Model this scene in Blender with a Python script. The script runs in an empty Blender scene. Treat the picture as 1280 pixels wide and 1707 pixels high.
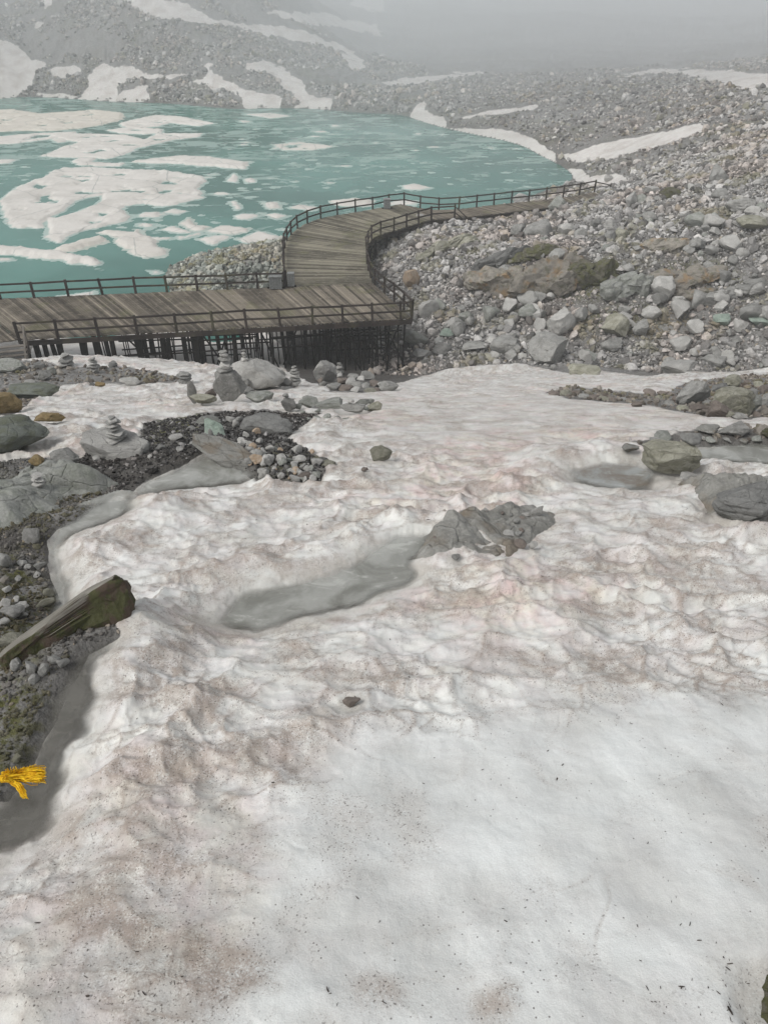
import bpy, bmesh, math, random
import numpy as np
from mathutils import Vector, Matrix, Euler

C = bpy.context.scene.collection
S = bpy.context.scene
R = math.radians
rng = np.random.default_rng(11)
random.seed(11)

# ------------------------------------------------------------------ camera, sky, sun, exposure
CAMZ = 24.0                    # eye height above the lake (lake surface is z = 0)
PITCH = R(35.0)
FPX = 1282.0                   # focal length in photograph pixels (1280 x 1707)
cam_d = bpy.data.cameras.new('camera')
cam_d.sensor_fit = 'VERTICAL'; cam_d.sensor_height = 36.0
cam_d.lens = FPX / 1707.0 * 36.0
cam_d.clip_start = 0.05; cam_d.clip_end = 5000
cam = bpy.data.objects.new('camera', cam_d); C.objects.link(cam)
cam.location = (0, 0, CAMZ); cam.rotation_euler = (R(90) - PITCH, 0, 0)
S.camera = cam

SUN_EL, SUN_AZ = R(50), R(235)     # overcast: a wide soft sun, high and behind the viewer on the left
world = bpy.data.worlds.new('World'); S.world = world
world.use_nodes = True
wn = world.node_tree; wn.nodes.clear()
w_out = wn.nodes.new('ShaderNodeOutputWorld')
w_bg = wn.nodes.new('ShaderNodeBackground')
w_sky = wn.nodes.new('ShaderNodeTexSky'); w_sky.sky_type = 'NISHITA'
w_sky.sun_disc = False; w_sky.sun_elevation = SUN_EL; w_sky.sun_rotation = SUN_AZ
w_sky.air_density = 1.0; w_sky.dust_density = 6.0; w_sky.ozone_density = 0.6; w_sky.altitude = 3000
w_hs = wn.nodes.new('ShaderNodeHueSaturation')      # cloud cover takes the blue out of the sky light
w_hs.inputs['Saturation'].default_value = 0.13
w_bg.inputs['Strength'].default_value = 0.13
wn.links.new(w_sky.outputs[0], w_hs.inputs['Color'])
wn.links.new(w_hs.outputs[0], w_bg.inputs['Color'])
wn.links.new(w_bg.outputs[0], w_out.inputs['Surface'])

sun_d = bpy.data.lights.new('sun', 'SUN'); sun_d.energy = 1.35; sun_d.angle = R(24); sun_d.color = (1.0, 0.97, 0.93)
sun = bpy.data.objects.new('sun', sun_d); C.objects.link(sun)
sdir = Vector((math.sin(SUN_AZ) * math.cos(SUN_EL), math.cos(SUN_AZ) * math.cos(SUN_EL), math.sin(SUN_EL)))
sun.rotation_euler = sdir.to_track_quat('Z', 'Y').to_euler(); sun.location = (-20, -30, 60)

S.view_settings.view_transform = 'Standard'; S.view_settings.look = 'None'
S.view_settings.exposure = 0.72; S.view_settings.gamma = 1.0
S.view_settings.use_curve_mapping = False
S.render.engine = 'CYCLES'
cy = S.cycles
cy.use_denoising = True
cy.max_bounces = 6; cy.diffuse_bounces = 3; cy.glossy_bounces = 2; cy.transmission_bounces = 2
cy.volume_bounces = 4; cy.caustics_reflective = False; cy.caustics_refractive = False
cy.use_adaptive_sampling = True; cy.adaptive_threshold = 0.02

HAZE_DENSITY = 0.0010; CLOUD_DENSITY = 0.0062

# ------------------------------------------------------------------ helpers: pixels <-> world
SP, CP = math.sin(PITCH), math.cos(PITCH)
def ray(px, py):
    u = (px - 640.0) / FPX; v = (853.5 - py) / FPX
    d = np.array([u, CP + v * SP, -SP + v * CP]); return d
def on_z(px, py, z):
    """the world point where the sight line through a photograph pixel meets the level z"""
    d = ray(px, py); t = (z - CAMZ) / d[2]
    return np.array([0, 0, CAMZ]) + d * t
def project(x, y, z):
    dz = z - CAMZ
    Z = y * CP - dz * SP
    ok = Z > 0.3
    Zs = np.where(ok, Z, 1.0)
    px = np.where(ok, 640 + FPX * x / Zs, 640.0)
    py = np.where(ok, 853.5 - FPX * (y * SP + dz * CP) / Zs, 4000.0)
    return px, py
def depth_of(p): return p[1] * CP - (p[2] - CAMZ) * SP

def sstep(a, b, x):
    t = np.clip((np.asarray(x, float) - a) / (b - a), 0, 1); return t * t * (3 - 2 * t)

# ------------------------------------------------------------------ helpers: noise
def _hash(ix, iy, seed):
    h = (ix.astype(np.int64) * 374761393 + iy.astype(np.int64) * 668265263 + seed * 1274126177) & 0xffffffff
    h = ((h ^ (h >> 13)) * 1274126177) & 0xffffffff
    h = ((h ^ (h >> 16)) * 2246822519) & 0xffffffff
    return (h ^ (h >> 15)) & 0xffffffff
def _h01(ix, iy, seed): return _hash(ix, iy, seed) / 4294967296.0
def perlin(x, y, seed=0):
    x = np.asarray(x, float); y = np.asarray(y, float)
    x0 = np.floor(x); y0 = np.floor(y); fx = x - x0; fy = y - y0
    ix = x0.astype(np.int64); iy = y0.astype(np.int64)
    def g(dx, dy):
        a = _h01(ix + dx, iy + dy, seed) * 2 * np.pi
        return np.cos(a) * (fx - dx) + np.sin(a) * (fy - dy)
    ux = fx ** 3 * (fx * (fx * 6 - 15) + 10); uy = fy ** 3 * (fy * (fy * 6 - 15) + 10)
    a = g(0, 0); b = g(1, 0); c = g(0, 1); d = g(1, 1)
    return ((a + (b - a) * ux) * (1 - uy) + (c + (d - c) * ux) * uy) * 1.5
def fbm(x, y, seed=0, oct=4, gain=0.5):
    s = 0.0; a = 1.0; n = 0.0; f = 1.0
    for o in range(oct):
        s = s + a * perlin(x * f + 17.3 * o, y * f - 9.1 * o, seed + o * 31); n += a; a *= gain; f *= 2.03
    return s / n
def voronoi(x, y, seed=0, jit=0.9):
    x = np.asarray(x, float); y = np.asarray(y, float)
    ix = np.floor(x).astype(np.int64); iy = np.floor(y).astype(np.int64)
    f1 = np.full(x.shape, 9.0); f2 = np.full(x.shape, 9.0); cid = np.zeros(x.shape)
    for dx in (-1, 0, 1):
        for dy in (-1, 0, 1):
            cx = ix + dx; cyy = iy + dy
            h1 = _h01(cx, cyy, seed); h2 = _h01(cx, cyy, seed + 77)
            d = np.hypot(cx + 0.5 + (h1 - 0.5) * jit - x, cyy + 0.5 + (h2 - 0.5) * jit - y)
            nearer = d < f1
            f2 = np.where(nearer, f1, np.minimum(f2, d))
            cid = np.where(nearer, h1, cid)
            f1 = np.where(nearer, d, f1)
    return f1, f2, cid
def sdpoly(px, py, poly):
    """signed distance to a closed polygon, positive inside"""
    px = np.asarray(px, float); py = np.asarray(py, float)
    P = np.asarray(poly, float); Q = np.roll(P, -1, axis=0)
    d2 = np.full(px.shape, 1e18); ins = np.zeros(px.shape, bool)
    for (ax, ay), (bx, by) in zip(P, Q):
        ex, ey = bx - ax, by - ay
        wx, wy = px - ax, py - ay
        t = np.clip((wx * ex + wy * ey) / (ex * ex + ey * ey + 1e-12), 0, 1)
        d2 = np.minimum(d2, (wx - t * ex) ** 2 + (wy - t * ey) ** 2)
        c = ((ay <= py) & (by > py)) | ((by <= py) & (ay > py))
        if abs(ey) > 1e-12:
            ins ^= c & (px < ax + (py - ay) / ey * ex)
    d = np.sqrt(d2)
    return np.where(ins, d, -d)

# ------------------------------------------------------------------ helpers: objects
def mesh_np(name, V, F, mat=None, smooth=False, attrs=None):
    """a mesh from arrays; F is (n,3) or (n,4)"""
    me = bpy.data.meshes.new(name)
    V = np.ascontiguousarray(V, np.float32); F = np.ascontiguousarray(F, np.int32)
    k = F.shape[1]
    me.vertices.add(len(V)); me.vertices.foreach_set('co', V.ravel())
    me.loops.add(F.size); me.loops.foreach_set('vertex_index', F.ravel())
    me.polygons.add(len(F)); me.polygons.foreach_set('loop_start', np.arange(0, F.size, k, dtype=np.int32))
    me.polygons.foreach_set('use_smooth', np.full(len(F), smooth))
    for an, av in (attrs or {}).items():
        av = np.asarray(av, np.float32)
        if av.ndim == 2:
            a = me.attributes.new(an, 'FLOAT_VECTOR', 'POINT'); a.data.foreach_set('vector', av.ravel())
        else:
            a = me.attributes.new(an, 'FLOAT', 'POINT'); a.data.foreach_set('value', av)
    me.update(calc_edges=True)
    if mat is not None: me.materials.append(mat)
    return me
def link(name, me, parent=None, loc=None):
    o = bpy.data.objects.new(name, me); C.objects.link(o)
    if loc is not None: o.location = loc
    if parent is not None: o.parent = parent
    return o
def tag(o, label, cat, group=None):
    o['label'] = label; o['category'] = cat
    if group: o['group'] = group
    return o
def structure(o): o['kind'] = 'structure'; return o
def stuff(o, label=None, cat=None):
    o['kind'] = 'stuff'
    if label: o['label'] = label
    if cat: o['category'] = cat
    return o
def empty(name, loc, label, cat, group=None):
    o = bpy.data.objects.new(name, None); C.objects.link(o); o.location = loc
    o.empty_display_size = 0.2
    return tag(o, label, cat, group)
class MB:
    """collects boxes and tubes, builds one mesh object"""
    def __init__(s): s.V = []; s.F = []; s.T = []; s.n = 0
    def _add(s, v, f, t):
        s.V.append(np.asarray(v, float)); s.F.append(np.asarray(f) + s.n); s.T.append(np.full(len(v), t)); s.n += len(v)
    def hexa(s, v8, t=0.5):
        s._add(v8, [(0,3,2,1),(4,5,6,7),(0,1,5,4),(1,2,6,5),(2,3,7,6),(3,0,4,7)], t)
    def bar(s, a, b, w, h, t=0.5, up=(0, 0, 1)):
        """a rectangular bar from a to b, w wide and h high"""
        a = np.asarray(a, float); b = np.asarray(b, float); d = b - a; d /= np.linalg.norm(d) + 1e-9
        up = np.asarray(up, float)
        if abs(d @ up) > 0.95: up = np.array([0, 1.0, 0.0])
        sx = np.cross(d, up); sx /= np.linalg.norm(sx); sz = np.cross(sx, d)
        q = [(-w/2, -h/2), (w/2, -h/2), (w/2, h/2), (-w/2, h/2)]
        s.hexa([a + sx*i + sz*j for i, j in q] + [b + sx*i + sz*j for i, j in q], t)
    def tube(s, pts, r, t=0.5, k=7):
        pts = np.asarray(pts, float); n = len(pts)
        rr = np.full(n, r) if np.isscalar(r) else np.asarray(r, float)
        V = []; 
        for i in range(n):
            d = pts[min(i+1, n-1)] - pts[max(i-1, 0)]; d /= np.linalg.norm(d) + 1e-9
            up = np.array([0, 0, 1.0]) if abs(d[2]) < 0.9 else np.array([0, 1.0, 0])
            sx = np.cross(d, up); sx /= np.linalg.norm(sx); sz = np.cross(sx, d)
            for j in range(k):
                a = 2*np.pi*j/k; V.append(pts[i] + rr[i]*(sx*np.cos(a) + sz*np.sin(a)))
        F = []
        for i in range(n-1):
            for j in range(k):
                F.append((i*k+j, i*k+(j+1) % k, (i+1)*k+(j+1) % k, (i+1)*k+j))
        s._add(V, F, t)
        c0, c1 = s.n, s.n + 1
        s.V.append(np.array([pts[0], pts[-1]])); s.T.append(np.full(2, t)); s.n += 2
        b0 = c0 - n*k; b1 = b0 + (n-1)*k
        s.F.append(np.array([(c0, b0+(j+1) % k, b0+j, b0+j) for j in range(k)]))
        s.F.append(np.array([(c1, b1+j, b1+(j+1) % k, b1+(j+1) % k) for j in range(k)]))
    def build(s, name, mat, parent=None, smooth=False):
        V = np.concatenate(s.V); T = np.concatenate(s.T)
        F = np.concatenate([f.reshape(-1, 4) for f in s.F])
        if parent is not None: V = V - np.array(parent.location)
        me = bpy.data.meshes.new(name)
        faces = [tuple(dict.fromkeys(f)) for f in F.tolist()]
        me.from_pydata(V.tolist(), [], faces)
        a = me.attributes.new('tint', 'FLOAT', 'POINT'); a.data.foreach_set('value', T.astype(np.float32))
        if smooth:
            me.polygons.foreach_set('use_smooth', np.full(len(faces), True)); 
            me.set_sharp_from_angle(angle=R(45))
        me.materials.append(mat); me.update()
        return link(name, me, parent)
# ------------------------------------------------------------------ materials
class NT:
    def __init__(s, name):
        s.m = bpy.data.materials.new(name); s.m.use_nodes = True
        s.t = s.m.node_tree; s.t.nodes.clear()
        s.out = s.t.nodes.new('ShaderNodeOutputMaterial')
    def n(s, typ, **kw):
        nd = s.t.nodes.new('ShaderNode' + typ)
        for k, v in kw.items():
            if k.startswith('_'): setattr(nd, k[1:], v)
            else: s.set(nd, k, v)
        return nd
    def set(s, nd, k, v):
        key = int(k[1:]) if k[0] == 'i' and k[1:].isdigit() else k.replace('__', ' ')
        inp = nd.inputs[key]
        if isinstance(v, bpy.types.NodeSocket): s.t.links.new(v, inp)
        else: inp.default_value = v
    def attr(s, name): 
        a = s.n('Attribute', _attribute_name=name); return a.outputs['Fac']
    def attrv(s, name):
        a = s.n('Attribute', _attribute_name=name); return a.outputs['Vector']
    def math(s, op, a, b=None, clamp=False):
        kw = dict(i0=a)
        if b is not None: kw['i1'] = b
        m = s.n('Math', _operation=op, **kw); m.use_clamp = clamp; return m.outputs[0]
    def mix(s, f, a, b, blend='MIX'):
        m = s.n('Mix', _data_type='RGBA', _blend_type=blend)
        s.set(m, 'i0', f)
        for k, v in ((6, a), (7, b)):
            if isinstance(v, bpy.types.NodeSocket): s.t.links.new(v, m.inputs[k])
            else: m.inputs[k].default_value = (*v, 1) if len(v) == 3 else v
        return m.outputs[2]
    def noise(s, vec, scale, detail=4, rough=0.55, dist=0.0):
        n = s.n('TexNoise', Vector=vec, Scale=scale, Detail=detail, Roughness=rough, Distortion=dist); return n.outputs['Fac']
    def vor(s, vec, scale, feature='F1', out='Distance'):
        n = s.n('TexVoronoi', _feature=feature, Vector=vec, Scale=scale); return n.outputs[out]
    def ramp(s, f, stops):
        r = s.n('ValToRGB', Fac=f); e = r.color_ramp.elements
        while len(e) < len(stops): e.new(0.5)
        for el, (p, c) in zip(e, stops):
            el.position = p; el.color = (*c, 1) if len(c) == 3 else c
        return r.outputs['Color']
    def rng(s, v, a, b, c=0.0, d=1.0, smooth=True):
        m = s.n('MapRange', Value=v, i1=a, i2=b, i3=c, i4=d)
        m.interpolation_type = 'SMOOTHSTEP' if smooth else 'LINEAR'; return m.outputs[0]
    def bump(s, h, strength, dist, normal=None):
        b = s.n('Bump', Height=h, Strength=strength, Distance=dist)
        if normal is not None: s.set(b, 'Normal', normal)
        return b.outputs[0]
    def pos(s): return s.n('NewGeometry').outputs['Position']
    def obj(s): return s.n('TexCoord').outputs['Object']
    def scalev(s, v, sc, add=None):
        m = s.n('Mapping', Vector=v, Scale=sc); return m.outputs[0]
    def finish(s, color, rough=0.7, spec=0.3, normal=None, **kw):
        p = s.n('BsdfPrincipled')
        s.set(p, 'Base__Color', color if isinstance(color, bpy.types.NodeSocket) else (*color, 1))
        s.set(p, 'Roughness', rough); s.set(p, 'Specular__IOR__Level', spec)
        if normal is not None: s.set(p, 'Normal', normal)
        for k, v in kw.items(): s.set(p, k, v)
        s.t.links.new(p.outputs[0], s.out.inputs['Surface']); return s.m

def mat_ground():
    t = NT('snow_and_scree_ground')
    P = t.pos()
    snow_a = t.attr('snow'); dirt = t.attr('dirt'); pink = t.attr('pink'); moss = t.attr('moss'); tone = t.attr('tone')
    # rock debris colour: grey grit with brown and pale stones
    v1 = t.n('TexVoronoi', Vector=P, Scale=9.0); stone = t.ramp(t.n('SeparateColor', Color=v1.outputs['Color']).outputs[0],
         [(0, (.13, .125, .12)), (.5, (.235, .23, .22)), (.85, (.32, .315, .305)), (1, (.42, .42, .41))])
    v2 = t.n('TexVoronoi', Vector=P, Scale=1.6); stone2 = t.ramp(t.n('SeparateColor', Color=v2.outputs['Color']).outputs[0],
         [(0, (.17, .165, .155)), (1, (.31, .31, .30))])
    nz = t.noise(P, 0.35, 5, .65)
    rock = t.mix(t.rng(nz, .35, .65), stone2, stone)
    rock = t.mix(t.math('MULTIPLY', t.rng(t.noise(P, .16, 4), .5, .7), .35), rock, (.185, .165, .135))
    rock = t.mix(t.math('MULTIPLY', t.rng(t.noise(P, 26, 3, .7), .45, .75), .5), rock, (.10, .095, .09))
    rock = t.mix(1.0, rock, t.mix(tone, (.30, .28, .265), (1.25, 1.25, 1.25)), 'MULTIPLY')
    mossm = t.math('MULTIPLY', moss, t.rng(t.noise(P, 7, 5, .7), .42, .58))
    rock = t.mix(mossm, rock, t.mix(t.noise(P, 30, 3), (.05, .055, .022), (.15, .145, .05)))
    # snow
    sn = t.mix(t.rng(t.noise(P, 1.5, 5, .6), .32, .66), (.56, .575, .56), (.735, .765, .755))
    cream = t.mix(t.rng(t.noise(P, 2.6, 4, .6), .40, .60), (.70, .645, .55), (.645, .51, .485))
    sn = t.mix(t.math('MULTIPLY', pink, t.rng(t.noise(P, 3.4, 5, .65), .34, .60, .40, 1)), sn, cream)
    hol = t.attr('hollow'); sn = t.mix(t.math('MULTIPLY', hol, .75), sn, (.80, .81, .79))
    sn = t.mix(t.rng(t.noise(P, 140, 2, .6), .35, .75, 0, .16), sn, (.36, .35, .33))
    grit = t.noise(P, 75, 3, .75)
    dmask = t.math('MULTIPLY', dirt, t.rng(t.math('ADD', t.math('MULTIPLY', grit, .6), t.math('MULTIPLY', t.noise(P, 6, 6, .7), .6)), .40, .66), True)
    sn = t.mix(t.math('MULTIPLY', dmask, .82), sn, t.mix(t.noise(P, 2.2, 3), (.20, .155, .125), (.37, .305, .255)))
    vein = t.rng(t.math('ABSOLUTE', t.math('SUBTRACT', t.noise(t.scalev(P, (1, 1.5, 1)), 3.1, 5, .62, .9), .5)), 0, .016, 1, 0)
    vein = t.math('MULTIPLY', t.math('MULTIPLY', vein, t.rng(t.noise(P, 2.0, 3), .42, .62)), t.rng(dirt, .12, .5))
    sn = t.mix(t.math('MULTIPLY', vein, .55), sn, (.20, .165, .14))
    speck = t.math('MULTIPLY', t.rng(t.noise(P, 60, 3, .6), .585, .66), t.rng(dirt, .10, .50), True)
    sn = t.mix(t.math('MULTIPLY', speck, .75), sn, (.10, .085, .075))
    speck2 = t.math('MULTIPLY', t.math('LESS_THAN', t.vor(P, 17), .10), t.rng(t.math('ADD', t.noise(P, 1.7, 3), t.math('MULTIPLY', dirt, .5)), .54, .70), True)
    sn = t.mix(t.math('MULTIPLY', speck2, .75), sn, (.075, .062, .055))
    wet = t.attr('wet')
    sn = t.mix(t.math('MULTIPLY', wet, .55), sn, (.49, .485, .45))
    rock = t.mix(t.math('MULTIPLY', wet, .55), rock, (.07, .066, .06))
    farw = t.rng(t.n('SeparateXYZ', Vector=P).outputs[1], 85, 150)
    snow_a = t.math('ADD', snow_a, t.math('MULTIPLY', t.math('MULTIPLY', t.math('SUBTRACT', t.noise(P, .30, 6, .72), .5), farw), 1.5))
    edge = t.math('ADD', snow_a, t.math('MULTIPLY', t.math('SUBTRACT', t.noise(P, 5, 5, .7), .5), .55))
    sf = t.rng(edge, .42, .58)
    col = t.mix(sf, rock, sn)
    bh = t.mix(sf, t.math('ADD', t.math('MULTIPLY', v1.outputs['Distance'], -1.0), t.noise(P, 30, 4)), t.math('ADD', t.math('MULTIPLY', t.noise(P, 6, 5, .6), 1.0), t.math('MULTIPLY', t.noise(P, 90, 3, .7), .22)))
    nrm = t.bump(bh, t.math('ADD', t.math('MULTIPLY', sf, -.35), .75), .045)
    return t.finish(col, t.rng(sf, 0, 1, .85, .55), .25, nrm)

ROCK_ARGS = {}; _small = {}
def small(m):
    """the same rock with finer relief, for stones of a hand's breadth"""
    if m.name not in _small: _small[m.name] = mat_rock('small_' + m.name, *ROCK_ARGS[m.name], bd=.010)
    return _small[m.name]
def mat_rock(name, dark, light, moss=None, moss_amt=0.0, wet=False, stain=None, mosslo=.46, veins=.18, bd=.045):
    ROCK_ARGS[name] = (dark, light, moss, moss_amt, wet, stain, mosslo, veins)
    t = NT(name)
    O = t.obj(); info = t.n('ObjectInfo')
    off = t.n('VectorMath', _operation='MULTIPLY_ADD', i0=info.outputs['Random'], i1=(37.0, 91.0, 53.0), i2=O).outputs[0]
    n1 = t.noise(off, 1.6, 6, .62, .3)
    col = t.ramp(n1, [(.25, dark), (.5, tuple((a*.45+b*.55) for a, b in zip(dark, light))), (.78, light)])
    lich = t.rng(t.noise(off, 9, 5, .7), .57, .68)
    col = t.mix(t.math('MULTIPLY', lich, .45), col, tuple(min(1, c*1.35) for c in light))
    dk = t.rng(t.noise(off, 5, 6, .75, .6), .56, .70)
    col = t.mix(t.math('MULTIPLY', dk, .5), col, tuple(c*.5 for c in dark))
    crack = t.rng(t.vor(t.mix(.12, off, t.n('TexNoise', Vector=off, Scale=4.0).outputs['Color']), 2.1, 'DISTANCE_TO_EDGE'), 0, .035, 1, 0)
    col = t.mix(t.math('MULTIPLY', crack, veins), col, tuple(c*.35 for c in dark))
    if stain:
        col = t.mix(t.math('MULTIPLY', t.rng(t.noise(off, 1.1, 4, .6), .5, .66), .75), col, stain)
    if moss:
        col = t.mix(t.math('MULTIPLY', t.rng(t.noise(off, 2.3, 6, .7), mosslo, mosslo + .14), moss_amt), col, t.mix(t.noise(off, 18, 3), tuple(c*.6 for c in moss), moss))
    fine = t.noise(off, 28, 4, .75)
    col = t.mix(t.rng(fine, .3, .75, 0, .4), col, tuple(c*.45 for c in dark))
    br = t.rng(info.outputs['Random'], 0, 1, .82, 1.18, False)
    col = t.mix(1.0, col, t.n('CombineColor', i0=br, i1=br, i2=br).outputs[0], 'MULTIPLY')
    bh = t.math('ADD', t.math('MULTIPLY', t.noise(off, 6, 6, .7), 1.0), t.math('MULTIPLY', fine, .35))
    bh = t.math('SUBTRACT', bh, t.math('MULTIPLY', crack, .35))
    nrm = t.bump(bh, .8, bd)
    return t.finish(col, .45 if wet else .82, .5 if wet else .25, nrm)

def mat_stones(name, lo, hi, warm=(.30, .26, .2), moss=None, ms=.3, m0=.53):
    """loose stones merged into one mesh; each stone carries its own 'tint'"""
    t = NT(name); P = t.pos(); ti = t.attr('tint')
    col = t.ramp(ti, [(0, lo), (.5, tuple((a+b)/2 for a, b in zip(lo, hi))), (.86, hi), (.93, warm), (1, tuple(min(1, c*1.3) for c in hi))])
    col = t.mix(t.math('MULTIPLY', t.rng(t.noise(P, 7, 5, .7), .4, .7), .45), col, tuple(c*.5 for c in lo))
    if moss: col = t.mix(t.math('MULTIPLY', t.rng(t.noise(P, ms, 4, .6), m0, m0 + .1), .6), col, moss)
    col = t.mix(t.math('MULTIPLY', t.rng(t.noise(P, .13, 4, .6), .46, .62), .45), col, t.mix(1.0, col, (1.02, .84, .74), 'MULTIPLY'))
    nrm = t.bump(t.noise(P, 22, 4, .7), .4, .03)
    return t.finish(col, .85, .2, nrm)

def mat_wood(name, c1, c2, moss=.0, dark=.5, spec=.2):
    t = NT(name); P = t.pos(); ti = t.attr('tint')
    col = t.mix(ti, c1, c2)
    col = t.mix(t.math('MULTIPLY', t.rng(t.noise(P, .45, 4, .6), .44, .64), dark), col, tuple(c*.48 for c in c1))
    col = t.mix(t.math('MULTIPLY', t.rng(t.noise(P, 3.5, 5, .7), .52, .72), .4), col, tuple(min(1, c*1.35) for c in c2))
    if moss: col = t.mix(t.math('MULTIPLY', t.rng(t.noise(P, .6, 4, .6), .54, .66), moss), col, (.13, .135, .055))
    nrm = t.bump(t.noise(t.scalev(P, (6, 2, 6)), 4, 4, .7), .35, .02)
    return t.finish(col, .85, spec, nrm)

def mat_lake():
    t = NT('glacial_lake_water'); P = t.pos()
    col = t.mix(t.rng(t.noise(P, .03, 4, .6), .35, .65), (.012, .098, .075), (.052, .185, .150))
    st = t.scalev(P, (.055, .10, .1))
    far = t.n('SeparateXYZ', Vector=P).outputs[1]
    ice = t.noise(st, 3.2, 7, .68, .8)
    # sheets of thin grey ice just under the surface, thicker towards the far shore
    thr = t.rng(far, 70, 135, .65, .50, False)
    m = t.rng(t.math('SUBTRACT', ice, thr), 0, .07)
    col = t.mix(t.math('MULTIPLY', m, .75), col, (.30, .385, .355))
    ice2 = t.noise(t.scalev(P, (.12, .3, .1)), 3.0, 6, .7, .5)
    m2 = t.rng(t.math('SUBTRACT', ice2, t.rng(far, 80, 150, .70, .575, False)), 0, .05)
    col = t.mix(t.math('MULTIPLY', m2, .7), col, (.43, .47, .44))
    nrm = t.bump(t.noise(t.scalev(P, (.7, 1.2, 1)), 2.2, 4, .6), .12, .05)
    return t.finish(col, t.rng(m, 0, 1, .16, .5), .14, nrm)

def mat_puddle(name='meltwater', c1=(.175, .177, .155), c2=(.35, .355, .33)):
    t = NT(name); P = t.pos()
    col = t.mix(t.rng(t.noise(P, 1.4, 5, .6, .8), .36, .64), c1, c2)
    col = t.mix(t.rng(t.noise(t.scalev(P, (1, 2.2, 1)), 2.6, 6, .7, .6), .54, .66, 0, .55), col, tuple(min(1, c*1.45) for c in c2))
    nrm = t.bump(t.noise(P, 9, 5, .65), .22, .02)
    return t.finish(col, .04, .5, nrm, Alpha=t.math('ADD', t.math('MULTIPLY', t.rng(t.attr('depth'), 0, .10), .78), t.math('MULTIPLY', t.rng(t.noise(P, 2.2, 5, .65), .4, .65), .12)))

def mat_ice():
    t = NT('floating_ice'); P = t.pos(); ti = t.attr('tint')
    col = t.mix(t.noise(P, .25, 5, .6), (.50, .475, .435), (.68, .655, .615))
    col = t.mix(t.math('MULTIPLY', t.rng(t.noise(P, .12, 5, .65), .48, .64), .55), col, (.46, .44, .40))
    col = t.mix(t.math('MULTIPLY', t.rng(t.noise(t.scalev(P, (.5, 1.2, 1)), 1.2, 6, .7), .55, .7), .5), col, (.40, .385, .35))
    wet = t.rng(ti, .0, .5, 1, 0)
    col = t.mix(t.math('MULTIPLY', wet, .85), col, (.27, .385, .35))
    bro = t.attr('brown')
    col = t.mix(bro, col, t.mix(t.noise(t.scalev(P, (.3, 1, 1)), .6, 5), (.42, .385, .32), (.6, .57, .51)))
    crack = t.rng(t.vor(t.mix(.25, P, t.n('TexNoise', Vector=P, Scale=.7).outputs['Color']), .13, 'DISTANCE_TO_EDGE'), 0, .010, 1, 0)
    col = t.mix(t.math('MULTIPLY', crack, .55), col, (.17, .2, .19))
    nrm = t.bump(t.noise(P, 2.5, 5, .65), .4, .12)
    return t.finish(col, .6, .25, nrm)

def mat_plain(name, c1, c2, scale=20, rough=.7, spec=.3):
    t = NT(name); O = t.obj()
    col = t.mix(t.rng(t.noise(O, scale, 4, .65), .35, .65), c1, c2)
    return t.finish(col, rough, spec, t.bump(t.noise(O, scale*2, 3), .2, .01))

M_GROUND = mat_ground()
M_LAKE = mat_lake(); M_ICE = mat_ice()
M_POOL = mat_puddle('milky_meltwater'); M_POOLD = mat_puddle('dark_meltwater', (.055, .052, .042), (.12, .115, .10))
M_POOLB = mat_puddle('brown_meltwater', (.165, .135, .105), (.30, .315, .305))
M_GREY = mat_rock('grey_granite', (.15, .149, .138), (.385, .38, .36))
M_PALE = mat_rock('pale_granite', (.29, .285, .265), (.51, .50, .475))
M_DARK = mat_rock('dark_rock', (.10, .10, .095), (.25, .25, .238))
M_SLATE = mat_rock('dark_green_slate', (.09, .10, .086), (.205, .22, .195), (.12, .13, .06), .5)
M_GREEN = mat_rock('greenish_rock', (.165, .170, .155), (.375, .38, .352), (.17, .19, .14), .4)
M_OLIVE = mat_rock('olive_rock', (.20, .195, .155), (.42, .41, .34), (.15, .15, .08), .4)
M_OCHRE = mat_rock('ochre_rock', (.20, .145, .07), (.36, .27, .14), (.15, .14, .05), .3)
M_MOSSY = mat_rock('mossy_dark_rock', (.075, .07, .055), (.16, .15, .115), (.10, .105, .035), .8, mosslo=.42)
M_LEDGE = mat_rock('stained_bedrock', (.14, .13, .115), (.36, .33, .28), (.105, .11, .05), .6, stain=(.27, .17, .075), mosslo=.50)
M_WET = mat_rock('wet_bedrock', (.17, .168, .15), (.38, .375, .35), stain=(.20, .16, .115))
M_BROWN = mat_rock('brown_rock', (.13, .11, .095), (.24, .205, .18))
M_ORANGE = mat_rock('orange_white_rock', (.33, .22, .13), (.50, .43, .35))
M_MINT = mat_rock('mint_green_rock', (.20, .26, .215), (.38, .44, .385))
M_SCREE = mat_stones('scree_stones', (.075, .072, .068), (.56, .545, .525), moss=(.20, .19, .12))
M_SCREE_G = mat_stones('green_grey_stones', (.09, .10, .088), (.47, .49, .44), moss=(.22, .2, .09))
M_GRAVEL = mat_stones('dark_gravel_stones', (.014, .013, .012), (.10, .096, .092), warm=(.33, .32, .31))
M_GRAVEL2 = mat_stones('grey_gravel_stones', (.04, .039, .036), (.215, .212, .20), moss=(.075, .072, .028), ms=.9, m0=.47)
M_GRAVEL3 = mat_stones('brown_gravel_stones', (.085, .072, .06), (.31, .285, .25), moss=(.14, .135, .06), ms=.5, m0=.52)
M_DECK = mat_wood('weathered_deck_boards', (.055, .046, .035), (.25, .218, .172), moss=.3)
M_DECKG = mat_wood('grey_green_deck_boards', (.070, .062, .046), (.27, .25, .19), moss=.3)
M_RAIL = mat_wood('dark_railing_wood', (.016, .0125, .011), (.055, .043, .036), moss=.25)
M_PILE = mat_wood('shade_black_timber', (.004, .0035, .003), (.014, .012, .010), spec=.03)  # near-black wood colour carries the shade under the platform
M_STEP = mat_wood('grey_old_planks', (.085, .075, .064), (.21, .19, .165))
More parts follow.
